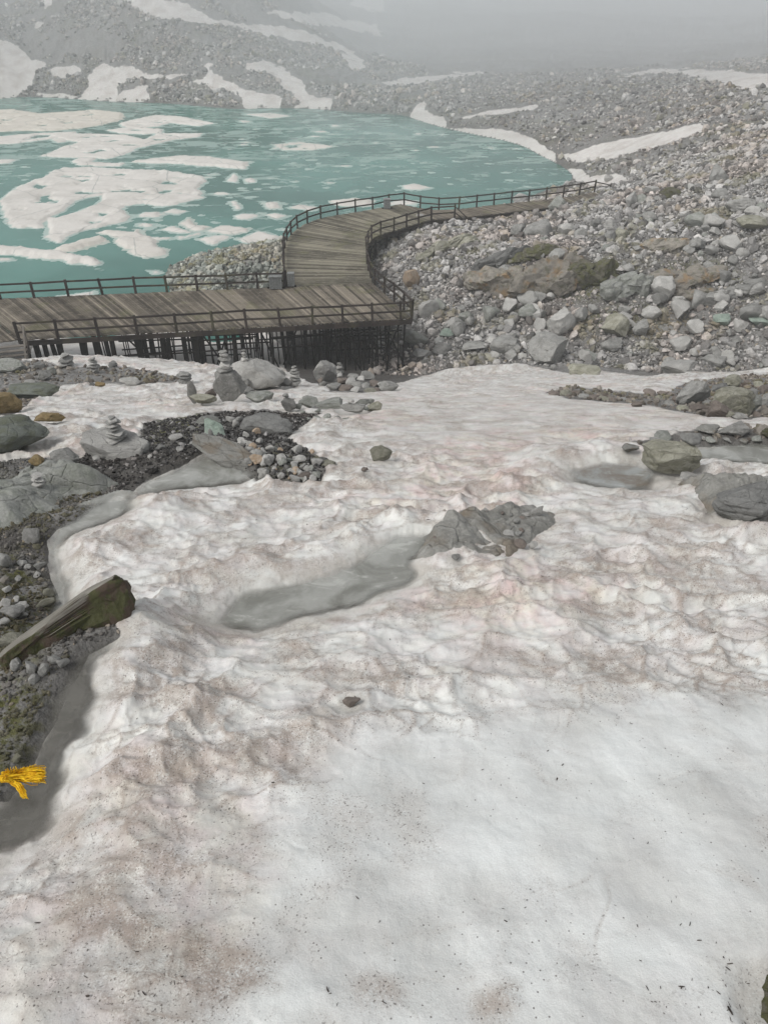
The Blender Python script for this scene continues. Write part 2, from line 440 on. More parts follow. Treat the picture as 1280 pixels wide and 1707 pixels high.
M_METAL = mat_plain('dull_grey_metal', (.14, .15, .145), (.24, .25, .245), 12, .5, .5)
M_YELLOW = mat_plain('yellow_cloth', (.50, .24, .01), (.78, .52, .03), 60, .9, .05)
M_FLECK = mat_plain('dark_flecks', (.035, .03, .027), (.09, .075, .065), 30, .9, .1)
# ------------------------------------------------------------------ the land: one height function
ZDECK = 5.8
def snow_slope(x, y):
    """the snow slope in front of the viewer: gentle, then steeper down to the boardwalk"""
    s = (y - 12.2) / 2.0
    sp = np.where(s > 30, s, np.log1p(np.exp(np.minimum(s, 30)))) * 2.0
    z = 19.7 - .2126 * y - (.4170 - .2126) * sp
    z = z + 1.15 * np.exp(-((x + 13.5) / 7.0) ** 2 - ((y - 32) / 6.5) ** 2)
    z = z + .5 * np.exp(-((x + 6) / 3.5) ** 2 - ((y - 27) / 4.0) ** 2)
    z = z - 1.9 * np.exp(-((x + 24.5) / 5.0) ** 2 - ((y - 41.5) / 3.6) ** 2)
    z = z - 1.1 * np.exp(-((x - .5) / 4.2) ** 2 - ((y - 42.5) / 5.5) ** 2)
    z = z + .25 * np.exp(-((x - 15) / 5) ** 2 - ((y - 30) / 4) ** 2)
    z = z + .07 * fbm(x * .33, y * .33, 5, 3) * sstep(2, 6, y) * (1 - sstep(34, 44, y))
    return z

_cp = []
for _x in (-32, -20, -8, 3, 14, 26, 38):
    for _y in (38, 42, 45.5):
        _cp.append((_x, _y, float(snow_slope(np.array(float(_x)), np.array(float(_y))))))
for _x in (-32, -22, -12):
    _cp += [(_x, 48.5, 2.3), (_x, 54, 1.3), (_x, 59.5, -.1), (_x, 67, -1.5)]
_cp += [(-4, 50, 2.0), (-4, 55, 1.7), (-4, 60, 2.2), (-4, 66, 2.7), (-5, 74, 2.4), (-8, 60, 1.2), (-8.5, 66, 2.7), (-14, 66, 1.3), (-12, 62, 1.0), (-17, 69, 1.0), (-12, 74, 2.2), (-9, 74, 2.3), (-9, 82, .9), (-11, 87, -.1),
        (-15, 62, .5), (-15, 70, 1.5), (-15, 78, 1.1), (-15.5, 84.5, -.1), (-19, 66, .3), (-21.4, 73.8, -.1), (2, 50, 2.2), (2, 54, 3.4), (2, 60, 4.7), (2, 66, 5.2), (3, 74, 5.1), (-1, 82, 2.5), (0, 90, -.1), (8, 95, -.1)]
def _c(px, py, z): p = on_z(px, py, z); _cp.append((p[0], p[1], z))
for a in ((690,470,4.5),(690,560,3.0),(760,374,5.4),(850,400,6.2),(990,327,5.8),(900,480,5.2),(900,438,6.6),(1100,480,5.6),(1100,440,6.9),(1100,300,8.4),(1000,400,7.0),
          (1280,400,8.4),(1280,300,10.2),(1280,560,3.8),(1280,620,2.5),(960,560,3.2),(1100,560,3.3),(1280,200,10.0),(1150,220,7.5),(1050,258,4.6),(990,300,2),(1280,130,9),(1150,130,6),
          (1500,400,10),(1500,560,5),(1500,250,13),(1800,300,17),
          (950,300,-.1),(900,262,-.1),(800,228,-.1),(740,215,-.1),(690,200,-.1),(620,190,-.1),(550,185,-.1),(400,183,-.1),(200,171,-.1),(0,166,-.1),(-300,160,-.1),(898,320,-.1),
          (200,300,-3),(400,300,-3),(600,260,-3),(750,270,-3),(300,220,-3),(100,400,-3),(0,250,-3),(-300,350,-3),(-300,220,-3),(480,205,-2),(250,195,-2),(0,190,-2),(620,210,-2),
          (1000,150,5),(1000,130,3.6),(1000,90,2.0),(1000,60,3.6),(1000,30,7.5),(1000,8,9.5),(800,150,1.8),(800,120,1.8),(800,90,1.9),(800,60,3.6),(800,30,7.5),(800,8,9.5),(640,150,1.6),(640,100,2.5),(640,50,5),(640,10,11),
          (300,100,7.1),(300,10,17.1),(0,100,5.9),(0,10,16.5),(500,100,5.9),(500,10,15.3),(150,50,12.2),(-300,100,7),(-300,10,18),(1280,90,5.6),(1280,60,5.6),(1280,30,8),(1280,8,9.8),(1150,90,3.5)):
    _c(*a)
_cp += [(-90,330,42),(-40,300,34),(-200,300,45),(100,700,24),(0,800,24),(-100,700,40),(300,600,40),(200,250,30),(120,150,20),(90,80,20),(80,50,14),(400,300,45),(-150,100,-3),(-100,60,-2),(-60,45,1)]
_cp = np.array(_cp, float)
def _U(d2): return np.where(d2 > 1e-12, .5 * d2 * np.log(d2 + 1e-12), 0)
_X = _cp[:, :2] / 50.0
_K = _U(((_X[:, None] - _X[None]) ** 2).sum(-1)) + np.eye(len(_X)) * 2e-4
_A = np.zeros((len(_X) + 3,) * 2); _A[:len(_X), :len(_X)] = _K
_Pm = np.hstack([np.ones((len(_X), 1)), _X]); _A[:len(_X), len(_X):] = _Pm; _A[len(_X):, :len(_X)] = _Pm.T
_W = np.linalg.solve(_A, np.concatenate([_cp[:, 2], np.zeros(3)]))
def land(x, y):
    sh = x.shape; q = np.stack([x.ravel(), y.ravel()], 1) / 50.0
    out = np.empty(len(q))
    for i in range(0, len(q), 20000):
        qq = q[i:i + 20000]
        out[i:i + 20000] = _U(((qq[:, None] - _X[None]) ** 2).sum(-1)) @ _W[:-3] + _W[-3] + qq @ _W[-2:]
    return np.minimum(out, 44).reshape(sh)
def base_height(x, y):
    x = np.asarray(x, float); y = np.asarray(y, float)
    z = np.zeros(x.shape); near = y < 46; far = y > 40
    if near.any(): z[near] = snow_slope(x[near], y[near])
    if far.any():
        zf = land(x[far], y[far]); w = sstep(40, 46, y[far])
        rough = sstep(52, 90, y[far]) * np.clip(zf, 0, 4) / 4
        zf = zf + rough * (.9 * fbm(x[far] * .06, y[far] * .06, 9, 4) + .25 * fbm(x[far] * .35, y[far] * .35, 19, 3)) * sstep(0, 3, zf)
        # the small hump-backed bedding of the far slope
        zf = zf + sstep(150, 190, y[far]) * sstep(1, 4, zf) * 1.5 * fbm(x[far] * .045 + .02 * y[far], y[far] * .045, 29, 3)
        z[far] = z[far] * (1 - w) + zf * w
    return z

# meltwater pools: outlines on the ground, each at its own level
POOLS = [
 ('mid', [(350,1042),(372,1012),(395,992),(430,982),(490,968),(550,955),(600,925),(640,900),(690,885),(722,890),(715,915),(690,935),(700,955),(690,975),(640,992),(600,1010),(545,1026),(480,1038),(430,1054),(388,1052)], M_POOL),
 ('channel', [(150,850),(200,832),(222,845),(175,872),(120,890),(104,912),(106,945),(120,985),(117,1020),(128,1036),(98,1046),(86,1010),(86,955),(76,910),(92,885)], M_POOL),
 ('lower', [(122,1094),(145,1078),(198,1066),(162,1098),(160,1122),(170,1152),(154,1190),(156,1222),(116,1252),(114,1300),(100,1348),(72,1402),(22,1428),(-160,1438),(-160,1345),(0,1335),(20,1300),(42,1272),(62,1230),(73,1185),(98,1140)], M_POOLD),
 ('gravel', [(240,803),(300,777),(345,757),(388,768),(428,793),(400,806),(330,813),(262,823),(213,832),(222,815)], M_POOL),
 ('right', [(946,797),(955,776),(1010,768),(1068,775),(1098,790),(1080,800),(1090,814),(1050,817),(992,811),(952,804)], M_POOLB),
 ('right edge', [(1135,748),(1205,738),(1330,740),(1330,776),(1225,772),(1160,766)], M_POOL),
]
def _raycast(fn, px, py, t0=1.0, t1=900.0):
    d = ray(px, py); t = np.geomspace(t0, t1, 900)
    P = np.array([0, 0, CAMZ])[None] + t[:, None] * d[None]
    below = P[:, 2] < fn(P[:, 0], P[:, 1])
    if not below.any(): return None
    i = max(int(np.argmax(below)), 1)
    lo, hi = t[i - 1], t[i]; tt = np.linspace(lo, hi, 24); P = np.array([0, 0, CAMZ])[None] + tt[:, None] * d[None]
    b = P[:, 2] < fn(P[:, 0], P[:, 1]); j = int(np.argmax(b)) if b.any() else 23
    return P[j]
pools = []
for nm, poly, m in POOLS:
    pts = np.array([_raycast(base_height, px, py) for px, py in poly])
    lev = float(np.median(pts[:, 2])) - .03
    W = np.array([on_z(px, py, lev)[:2] for px, py in poly])
    pools.append((nm, W, lev, m))
def pool_sd(x, y):
    best = np.full(np.shape(x), -9.0)
    for nm, W, lev, m in pools:
        b = (x > W[:, 0].min() - 2) & (x < W[:, 0].max() + 2) & (y > W[:, 1].min() - 2) & (y < W[:, 1].max() + 2)
        if b.any(): best[b] = np.maximum(best[b], sdpoly(x[b], y[b], W))
    return best
def T(x, y):
    """height of the ground"""
    x = np.atleast_1d(np.asarray(x, float)); y = np.atleast_1d(np.asarray(y, float))
    z = base_height(x, y)
    for nm, W, lev, m in pools:
        b = (x > W[:, 0].min() - 2.2) & (x < W[:, 0].max() + 2.2) & (y > W[:, 1].min() - 2.2) & (y < W[:, 1].max() + 2.2)
        if not b.any(): continue
        sd = sdpoly(x[b], y[b], W) + .05 + .10 * fbm(x[b] * 2.0, y[b] * 2.0, 41, 5, .6)
        k = .55 if nm not in ('right', 'right edge', 'gravel') else .8
        w = np.exp(-(np.maximum(-sd, 0) / k) ** 2)
        out = z[b] * (1 - w) + (lev + .035 + .16 * np.maximum(-sd, 0)) * w
        z[b] = np.where(sd > 0, lev + .03 - np.minimum(.30, .65 * sd + .03 * fbm(x[b] * 4, y[b] * 4, 47, 3)), out)
    return z
def at(px, py): return _raycast(T, px, py)

# ------------------------------------------------------------------ ground zones (outlines on the ground)
NEAR_SNOW = [(-700,640),(0,640),(34,604),(60,575),(60,545),(200,550),(350,552),(440,552),(470,575),(478,620),(520,640),(640,648),(690,632),(725,622),(765,608),(800,594),(850,600),(900,614),(960,626),(1000,619),(1080,629),(1180,614),(1300,606),(2200,600),(2200,9000),(-900,9000)]
GRAVEL = [
 [(-200,755),(0,768),(60,762),(120,768),(190,798),(207,835),(162,858),(98,882),(78,902),(85,960),(112,1040),(190,1028),(202,1060),(150,1088),(122,1150),(78,1228),(52,1290),(20,1335),(-200,1345)],
 [(104,772),(160,752),(236,748),(236,706),(330,692),(420,684),(540,691),(500,712),(478,728),(505,748),(548,775),(530,806),(432,803),(390,762),(335,752),(300,776),(240,806),(206,830),(160,790)],
 [(-200,600),(36,604),(70,600),(110,612),(220,613),(300,628),(325,638),(250,641),(160,640),(105,642),(68,664),(24,692),(-200,700)],
 [(908,656),(950,645),(1050,655),(1105,658),(1140,640),(1200,630),(1400,618),(1400,692),(1225,700),(1125,686),(1060,674),(960,668)],
 [(1050,738),(1130,722),(1205,716),(1400,712),(1400,744),(1240,742),(1140,752),(1085,760)],
 [(560,642),(640,640),(664,650),(600,656),(545,654)],
]
HILL_SNOW = [
 [(-60,60),(20,68),(35,85),(62,100),(80,110),(60,120),(50,135),(36,150),(26,168),(-60,170)],
 [(148,126),(180,108),(215,112),(250,121),(308,123),(290,129),(215,131),(196,141),(196,156),(240,141),(262,134),(250,150),(257,172),(215,174),(163,172),(139,170),(145,150)],
 [(332,110),(362,105),(345,115),(352,125),(400,145),(450,155),(476,165),(470,182),(405,188),(404,170),(385,152),(332,141),(310,136),(340,131),(336,118)],
 [(405,106),(450,100),(500,130),(505,150),(552,165),(552,182),(500,188),(504,170),(470,150),(460,125),(420,118)],
 [(200,-20),(260,0),(310,10),(350,30),(400,38),(450,44),(520,54),(592,90),(612,112),(590,116),(560,82),(500,68),(430,52),(330,36),(250,26),(205,4)],
 [(560,-10),(640,-10),(640,20),(600,14)], [(440,20),(540,22),(620,40),(640,60),(560,44),(470,34)],
 [(1125,116),(1180,117),(1230,120),(1400,124),(1400,150),(1240,146),(1190,136),(1140,126)],
 [(1020,129),(1090,117),(1128,115),(1128,121),(1060,126)],
 [(930,254),(1000,238),(1080,226),(1168,206),(1176,222),(1100,243),(1020,264),(950,268)],
 [(735,214),(830,216),(885,228),(918,250),(924,268),(880,270),(820,248),(755,230)],
 [(752,196),(830,185),(896,173),(903,177),(840,191),(780,197)],
 [(676,190),(700,170),(738,200),(735,216),(684,206)], [(630,136),(700,130),(796,119),(800,124),(720,134),(650,146)],
 [(914,282),(960,280),(985,299),(1020,289),(1046,300),(1000,313),(960,301),(922,296)], [(60,34),(72,38),(68,50),(60,46)], [(62,-10),(84,-10),(88,8),(70,14)],
 [(88,118),(128,110),(134,118),(112,128),(92,130)], [(70,155),(140,160),(165,172),(70,172)], [(740,352),(772,350),(776,366),(748,366)],
]
SMOOTH = [(450,1340),(600,1205),(900,1185),(1100,1165),(1320,1135),(1600,1100),(1600,4500),(100,4500),(200,1800),(330,1640),(420,1500)]
TONGUE = [(560,648),(1000,640),(1320,690),(1320,725),(1000,740),(850,770),(640,740),(590,700)]
MOSS = [[(-80,930),(30,925),(100,990),(95,1060),(60,1100),(-80,1080)], [(-80,1130),(60,1130),(90,1180),(50,1290),(-80,1310)], [(240,700),(330,690),(345,720),(250,745)], [(460,745),(530,760),(520,800),(440,790)], [(-80,780),(20,800),(30,850),(-80,870)]]
MOSS_H = [[(880,470),(960,430),(1060,440),(1080,480),(990,500),(900,500)], [(1080,440),(1190,430),(1250,470),(1120,500)], [(640,365),(760,375),(700,405),(650,400)], [(960,520),(1100,500),(1110,540),(970,550)], [(690,420),(860,400),(830,430),(720,440)], [(430,450),(510,440),(520,480),(420,480)], [(330,430),(390,410),(395,450),(340,470)], [(1080,360),(1150,350),(1180,385),(1100,390)]]
DARK = [[(-80,840),(60,850),(110,885),(80,930),(-80,935)], [(104,772),(236,750),(330,735),(420,720),(440,745),(335,752),(300,776),(240,806),(206,830)], [(880,430),(960,415),(985,440),(900,450)], [(470,560),(690,560),(690,640),(470,650)]]  # last outline puts the shade under the platform into the dark soil colour

def wsum(polys, px, py, soft):
    w = np.zeros(px.shape)
    for p in polys:
        p = np.asarray(p, float); m = soft * 2
        b = (px > p[:, 0].min() - m) & (px < p[:, 0].max() + m) & (py > p[:, 1].min() - m) & (py < p[:, 1].max() + m)
        if b.any(): w[b] = np.maximum(w[b], sstep(-soft, soft, sdpoly(px[b], py[b], p)))
    return w
def zones(x, y, z):
    px, py = project(x, y, z)
    # ragged edges: the outlines are shifted by a little noise fixed to the ground
    e = np.clip(12.0 / np.maximum(depth_of((x, y, z)), 1), .12, 1)
    qx = px + 14 * e * fbm(x * 1.1, y * 1.1, 61, 4); qy = py + 9 * e * fbm(x * 1.1, y * 1.1, 67, 4)
    far = y > 90
    qx = np.where(far, px + 24 * fbm(x * .12, y * .09, 61, 5), qx); qy = np.where(far, py + 8 * fbm(x * .12, y * .09, 67, 5), qy)
    snow = wsum([NEAR_SNOW], qx, qy, 4) * (1 - wsum(GRAVEL, qx, qy, 6))
    snow = np.where(y < 47.5, snow, np.where(y < 63, snow * (px < 478), 0))
    snow = np.maximum(snow, np.where(y > 62, wsum(HILL_SNOW, qx, qy, 3), 0))
    snow = np.where(far & (z < .02), 0, snow)
    return snow, qx, qy

# ------------------------------------------------------------------ ground meshes
ys = [-9, -6, -4, -2.5, -1.4, -.6, 0, .5]
y = 0.9
while y < 13: ys.append(y); y *= 1.0046
while y < 47: ys.append(y); y *= 1.0065
i_split = len(ys)
while y < 115: ys.append(y); y *= 1.0075
while y < 330: ys.append(y); y *= 1.006
while y < 900: ys.append(y); y *= 1.02
ys = np.array(ys)
us = np.concatenate([np.linspace(-1.15, -.54, 70)[:-1], np.linspace(-.54, .54, 640), np.linspace(.54, 1.15, 70)[1:]])
zc = np.where(ys < 46, snow_slope(np.zeros_like(ys), ys), 3.0 - np.minimum(ys - 46, 10) * .2)
Zd = np.maximum(ys * CP + (CAMZ - zc) * SP, 3.2)
GX = us[None, :] * Zd[:, None]; GY = np.repeat(ys[:, None], len(us), 1)
GZ = T(GX.ravel(), GY.ravel()).reshape(GX.shape)
gx, gy, gz = GX.ravel(), GY.ravel(), GZ.ravel()
snow, gpx, gpy = zones(gx, gy, gz)
psd = pool_sd(gx, gy)
smooth_w = wsum([SMOOTH], gpx, gpy, 70); tongue_w = wsum([TONGUE], gpx, gpy, 40)
nearm = gy < 48
hollow = np.zeros(gx.shape); dirt = np.zeros(gx.shape); pink = np.zeros(gx.shape); dz = np.zeros(gx.shape)
X, Y = gx[nearm], gy[nearm]
wx = X + .22 * fbm(X * 1.3, Y * 1.3, 71, 3); wy = Y + .22 * fbm(X * 1.3, Y * 1.3, 73, 3)
f1, f2, cid = voronoi(wx / .62, wy / .40, 3)
g1, g2, cid2 = voronoi(wx / .27 + 7, wy / .19 + 3, 13)
big1, big2, _ = voronoi(wx / 1.5, wy / 1.05, 23)
ridge = 1 - sstep(0, .13, f2 - f1); ridge2 = 1 - sstep(0, .15, g2 - g1)
cup = np.minimum(f1, 1) ** 2; cup2 = np.minimum(g1, 1) ** 2
sm = smooth_w[nearm]; tg = tongue_w[nearm]
lowleft = (1 - sm) * sstep(1230, 1420, gpy[nearm])
rough = np.clip((1 - .93 * sm) * (1 - .72 * tg) * (1 - .62 * lowleft), 0, 1) * (.55 + .75 * sstep(-.25, .35, fbm(X * .42, Y * .42, 81, 3)))
rough = rough * (1 - .15 * sstep(9, 20, Y))
edge = sstep(0.0, .4, -psd[nearm])
h = rough * (.195 * (cup - .25) + .085 * (cup2 - .2) + .095 * (np.minimum(big1, 1) ** 2 - .25)) + .03 * fbm(X * 2.3, Y * 2.3, 91, 4) * (.35 + rough)
h = h + .042 * rough * (1 - np.abs(fbm(X * .9, Y * 1.7, 95, 4)) * 3.0)
k1, k2, _ = voronoi(wx / .135 + 3, wy / .10 + 9, 63)
h = h + rough * .030 * (np.minimum(k1, 1) ** 2 - .2) * (1 - sstep(10, 16, Y)) + .014 * fbm(X * 9, Y * 9, 93, 3) * (.3 + rough)
sn = snow[nearm]
swx = X + .5 * fbm(X * .7, Y * .7, 151, 3); swy = Y + .5 * fbm(X * .7, Y * .7, 153, 3)
swirl = 1 - sstep(0, .028, np.abs(fbm(swx * .75, swy * .9, 155, 2)))
h = h * edge + .11 * sn * edge * (.6 + .4 * fbm(X * 1.5, Y * 1.5, 97, 2))
stony = (1 - sn) * (.05 * fbm(X * 3, Y * 3, 99, 5) + .02 * fbm(X * 14, Y * 14, 98, 2)) * edge
h = h - .006 * swirl * sm * (1 - rough).clip(0, 1) * sstep(-.1, .3, fbm(X * 1.1 + 9, Y * 1.1, 163, 3))
dz[nearm] = h * sn + stony + .05 * sn * sstep(.1, .9, edge) * 0
blot = sstep(-.15, .35, fbm(X * .95, Y * 1.35, 101, 5, .6)); blot2 = sstep(.0, .4, fbm(X * 1.6, Y * 2.2, 103, 4))
d = rough * (.95 * ridge * (.35 + .65 * blot) + .6 * ridge2 * (.2 + .8 * blot)) + .42 * blot * (.35 + .65 * rough) * (1 - .75 * sm) + .22 * blot2 * (1 - .8 * sm)
crest = 1 - sstep(0, .06, np.abs(fbm(X * .9, Y * 1.7, 95, 4)))
d = d + .35 * (1 - sstep(0, .14, k2 - k1)) * rough * blot2 + .30 * crest * rough + .22 * lowleft * sstep(-.2, .35, fbm(X * 1.1, Y * 1.1, 107, 4))
d = d + .22 * sm * sstep(.1, .5, fbm(X * .8, Y * .8, 109, 4)) + .45 * sm * sstep(.25, .6, fbm(X * 1.1 + 4, Y * 1.1, 111, 4)) * sstep(1450, 1650, gpy[nearm])
d = d + .16 * swirl * (.25 + .75 * (sm + lowleft).clip(0, 1)) * sstep(0, .35, fbm(X * 1.4, Y * 1.4, 157, 3))
for bx, by, br, ba in ((400, 1625, 90, .75), (230, 1560, 80, .4), (640, 1655, 70, .45), (830, 1680, 60, .5), (300, 1290, 70, .5), (440, 1250, 90, .35), (520, 1215, 80, .4), (120, 1380, 80, .35), (150, 1520, 90, .35), (320, 1100, 60, .25), (1000, 1120, 90, .2)):
    q = np.hypot((gpx[nearm] - bx) / br, (gpy[nearm] - by) / (br * .7)) + .8 * fbm(X * 2.2, Y * 2.2, 159, 4)
    d = d + ba * (1 - sstep(.2, 1.1, q))
d = 1.5 * d + .12 * tg + .35 * np.exp(-((psd[nearm] + .12) / .16) ** 2) * blot + .12
dirt[nearm] = np.clip(d * (1 - .25 * sstep(14, 30, Y)), 0, 1)
hollow[nearm] = np.clip(rough * (1 - sstep(.12, .34, f1)) * sstep(-.1, .3, fbm(X * .8, Y * .8, 161, 3)) * .9, 0, 1)
pink[nearm] = np.clip((.80 * sstep(-.05, .5, fbm(X * .35 + 5, Y * .35, 113, 4)) * (.5 + .5 * sstep(-.2, .3, fbm(X * 1.9, Y * 2.5, 114, 3))) + .30) * (1 - .85 * sm) * (1 - .1 * tg) + .12 * lowleft + .15 * tg, 0, 1)
farm = ~nearm
pink[farm] = .45; dirt[farm] = .30 + .4 * sstep(-.1, .4, fbm(gx[farm] * .3, gy[farm] * .3, 115, 3))
# broken ground of the moraine and of the far hillsides
XF, YF, ZF = gx[farm], gy[farm], gz[farm]
rk = (1 - snow[farm]) * sstep(-.3, .8, ZF)
a1, a2, aid = voronoi(XF / .9, YF / .9, 33); b1, b2, bid = voronoi(XF / 2.6, YF / 2.6, 43)
b3, _, cidf = voronoi(XF / 1.3 + .2 * YF / 3, YF / 1.6, 53)
dz[farm] = rk * (.22 * (aid - .5) * sstep(.0, .25, a2 - a1) + .30 * (bid - .4) * sstep(0, .3, b2 - b1) * sstep(60, 100, YF) + .7 * (cidf - .4) * sstep(140, 190, YF)) + .06 * fbm(XF, YF, 45, 3)
moss = np.maximum(wsum(MOSS, gpx, gpy, 18), np.where(gy > 46, wsum(MOSS_H, gpx, gpy, 10) * .9, 0))
hm = (gy > 60) & (gz > 0)
moss[hm] = np.maximum(moss[hm], .55 * sstep(.1, .4, fbm(gx[hm] * .08, gy[hm] * .08, 121, 3)))
tone = np.where(nearm, .55, .50) + .22 * fbm(gx * .12, gy * .12, 123, 3) - .5 * wsum(DARK, gpx, gpy, 14)  # ground under the scree coloured darker, painting shade into gaps between stones
tone = np.where(gy > 150, .60 + .35 * fbm(gx * .07, gy * .05, 125, 4), tone)
tone = np.clip(tone, 0, 1)
wet = np.clip(np.exp(-(np.maximum(-psd, 0) / .16) ** 2) * (gy < 48), 0, 1)
wet = np.maximum(wet, .8 * (1 - sstep(.2, 1.4, gz)) * (gy > 60))
gz2 = gz + dz
H = GX.shape
def grid_mesh(name, r0, r1, smooth):
    sl = slice(r0 * H[1], r1 * H[1])
    V = np.stack([gx[sl], gy[sl], gz2[sl]], 1); nr, nc = r1 - r0, H[1]
    i = np.arange((nr - 1) * nc).reshape(nr - 1, nc)[:, :-1].ravel()
    F = np.stack([i, i + 1, i + nc + 1, i + nc], 1)
    return mesh_np(name, V, F, M_GROUND, smooth, dict(snow=snow[sl], dirt=dirt[sl], pink=pink[sl], moss=moss[sl], tone=tone[sl], wet=wet[sl], hollow=hollow[sl]))
structure(link('snow_ground', grid_mesh('snow_ground', 0, i_split + 1, True)))
structure(link('hillside', grid_mesh('hillside', i_split, H[0], True)))

# surface height with the snow lumps, by bilinear lookup in the same grid
def surf(x, y):
    r = np.clip(np.searchsorted(ys, y) - 1, 0, len(ys) - 2); fr = np.clip((y - ys[r]) / (ys[r + 1] - ys[r]), 0, 1)
    Zr = Zd[r] * (1 - fr) + Zd[r + 1] * fr; u = x / Zr
    c = np.clip(np.searchsorted(us, u) - 1, 0, len(us) - 2); fc = np.clip((u - us[c]) / (us[c + 1] - us[c]), 0, 1)
    G = gz2.reshape(H)
    return (G[r, c] * (1 - fc) + G[r, c + 1] * fc) * (1 - fr) + (G[r + 1, c] * (1 - fc) + G[r + 1, c + 1] * fc) * fr
SNOWG = snow.reshape(H)
def snow_at(x, y):
    r = np.clip(np.searchsorted(ys, y) - 1, 0, len(ys) - 2); c = np.clip(np.searchsorted(us, x / Zd[r]) - 1, 0, len(us) - 2)
    return SNOWG[r, c]

# ------------------------------------------------------------------ water
lk = [(-420, 47), (420, 47), (420, 330), (-420, 330)]
V = np.array([(a, b, 0) for a, b in lk], float)
structure(link('lake', mesh_np('lake', V, np.array([[0, 1, 2, 3]]), M_LAKE)))
for nm, W, lev, m in pools:
    mn, mx = W.min(0) - .35, W.max(0) + .35; nx, ny = int(np.clip((mx[0] - mn[0]) / .02, 40, 220)), int(np.clip((mx[1] - mn[1]) / .025, 40, 160))
    X_, Y_ = np.meshgrid(np.linspace(mn[0], mx[0], nx), np.linspace(mn[1], mx[1], ny)); sd_ = sdpoly(X_, Y_, W)
    D_ = lev - surf(X_.ravel(), Y_.ravel()).reshape(X_.shape)
    i = np.arange((ny - 1) * nx).reshape(ny - 1, nx)[:, :-1].ravel(); F = np.stack([i, i + 1, i + nx + 1, i + nx], 1)
    F = F[(D_.ravel()[F].max(1) > -.03) & (sd_.ravel()[F].max(1) > -.22)]; used = np.unique(F); rm = np.full(nx * ny, -1); rm[used] = np.arange(len(used))
    V = np.stack([X_.ravel(), Y_.ravel(), np.full(nx * ny, lev)], 1)[used]
    structure(link('meltwater_pool', mesh_np('meltwater_pool', V, rm[F], m, True, dict(depth=D_.ravel()[used]))))
# ------------------------------------------------------------------ rock shapes
_ico = {}
def ico(sub):
    if sub not in _ico:
        bm = bmesh.new(); bmesh.ops.create_icosphere(bm, subdivisions=sub, radius=1.0)
        bm.verts.ensure_lookup_table()
        V = np.array([v.co[:] for v in bm.verts]); F = np.array([[v.index for v in f.verts] for f in bm.faces]); bm.free()
        V /= np.linalg.norm(V, axis=1)[:, None]; _ico[sub] = (V, F)
    return _ico[sub]
def rock_shape(seed, sub=4, n=11, lo=.50, hi=.86, wob=.28, fine=.05, top=None):
    """an angular stone: a wobbly ball with flat faces broken off; fills the box -1..1"""
    g = np.random.default_rng(seed); V, F = ico(sub); P = V.copy()
    o = g.uniform(-50, 50, 6)
    w = fbm(P[:, 0] * 1.1 + o[0], P[:, 1] * 1.1 + P[:, 2] * .9 + o[1], seed, 2)
    P = P * (1 + wob * w)[:, None]
    N = g.normal(size=(n, 3)); N /= np.linalg.norm(N, axis=1)[:, None]; D = g.uniform(lo, hi, n)
    if top is not None:
        N[0] = np.array(top, float) / np.linalg.norm(top); D[0] = lo * .8
    for a, d in zip(N, D):
        e = np.maximum(P @ a - d, 0); P -= e[:, None] * a * .97
    if fine:
        nrm = V
        f = fbm(P[:, 0] * 4 + P[:, 2] * 1.7 + o[2], P[:, 1] * 4 - P[:, 2] * 2.3 + o[3], seed + 5, 4) + .5 * fbm(P[:, 2] * 11 + o[4], P[:, 0] * 9 + P[:, 1] * 9 + o[5], seed + 6, 2)
        st = np.abs(fbm(P[:, 2] * 3 + o[5], P[:, 0] * 1.3 + P[:, 1] * 1.6, seed + 7, 2))
        P = P + nrm * (fine * f - fine * 1.4 * np.maximum(.12 - st, 0) / .12)[:, None]
    mn, mx = P.min(0), P.max(0)
    return (P - (mn + mx) / 2) / ((mx - mn) / 2), F
_rock_cache = {}
def rock_mesh(seed, mat, sub=4, **kw):
    if sub == 3: mat = small(mat)
    key = (seed, mat.name, sub, tuple(sorted((k, str(v)) for k, v in kw.items())))
    if key not in _rock_cache:
        P, F = rock_shape(seed, sub, **kw)
        me = mesh_np('stone_shape', P, F, mat, True); me.set_sharp_from_angle(angle=R(38)); _rock_cache[key] = me
    return _rock_cache[key]

OUTCROPS = []
def ground_top(x, y):
    z = float(surf(np.array([x]), np.array([y]))[0])
    for P in OUTCROPS:
        d = np.hypot(P[:, 0] - x, P[:, 1] - y); j = int(np.argmin(d))
        if d[j] < .08: z = max(z, float(P[j, 2]))
    return z
def boulder(label, cx, base, w, h, mat, seed, yaw=0.0, tilt=(0, 0), depth=.8, sink=.14, name='boulder', cat='boulder', group=None, sub=4, **kw):
    """a stone standing where its foot meets the ground; w, h are its seen width and height"""
    p = at(min(max(cx, -250), 1530), base); Z = depth_of(p)
    W = w * Z / FPX; D = W * depth
    tn = (853.5 - base) / FPX
    Hh = (h * Z / FPX - .42 * D * (SP - CP * tn)) / (CP + SP * tn)
    Hh = max(Hh, .30 * W)
    x, y = p[0], p[1] + D * .42
    z = min(ground_top(x, y), p[2] + max(.3 * D, .45))
    o = link(name, rock_mesh(seed, mat, sub, **kw))
    o.scale = (W / 2, D / 2, Hh / 2 * (1 + sink)); o.rotation_euler = (tilt[0], tilt[1], yaw)
    o.location = (x, y, z + Hh / 2 * (1 - sink))
    tag(o, label, cat, group)
    return o
def top_of(o): return np.array([o.location.x, o.location.y, o.location.z + o.scale.z * .9])

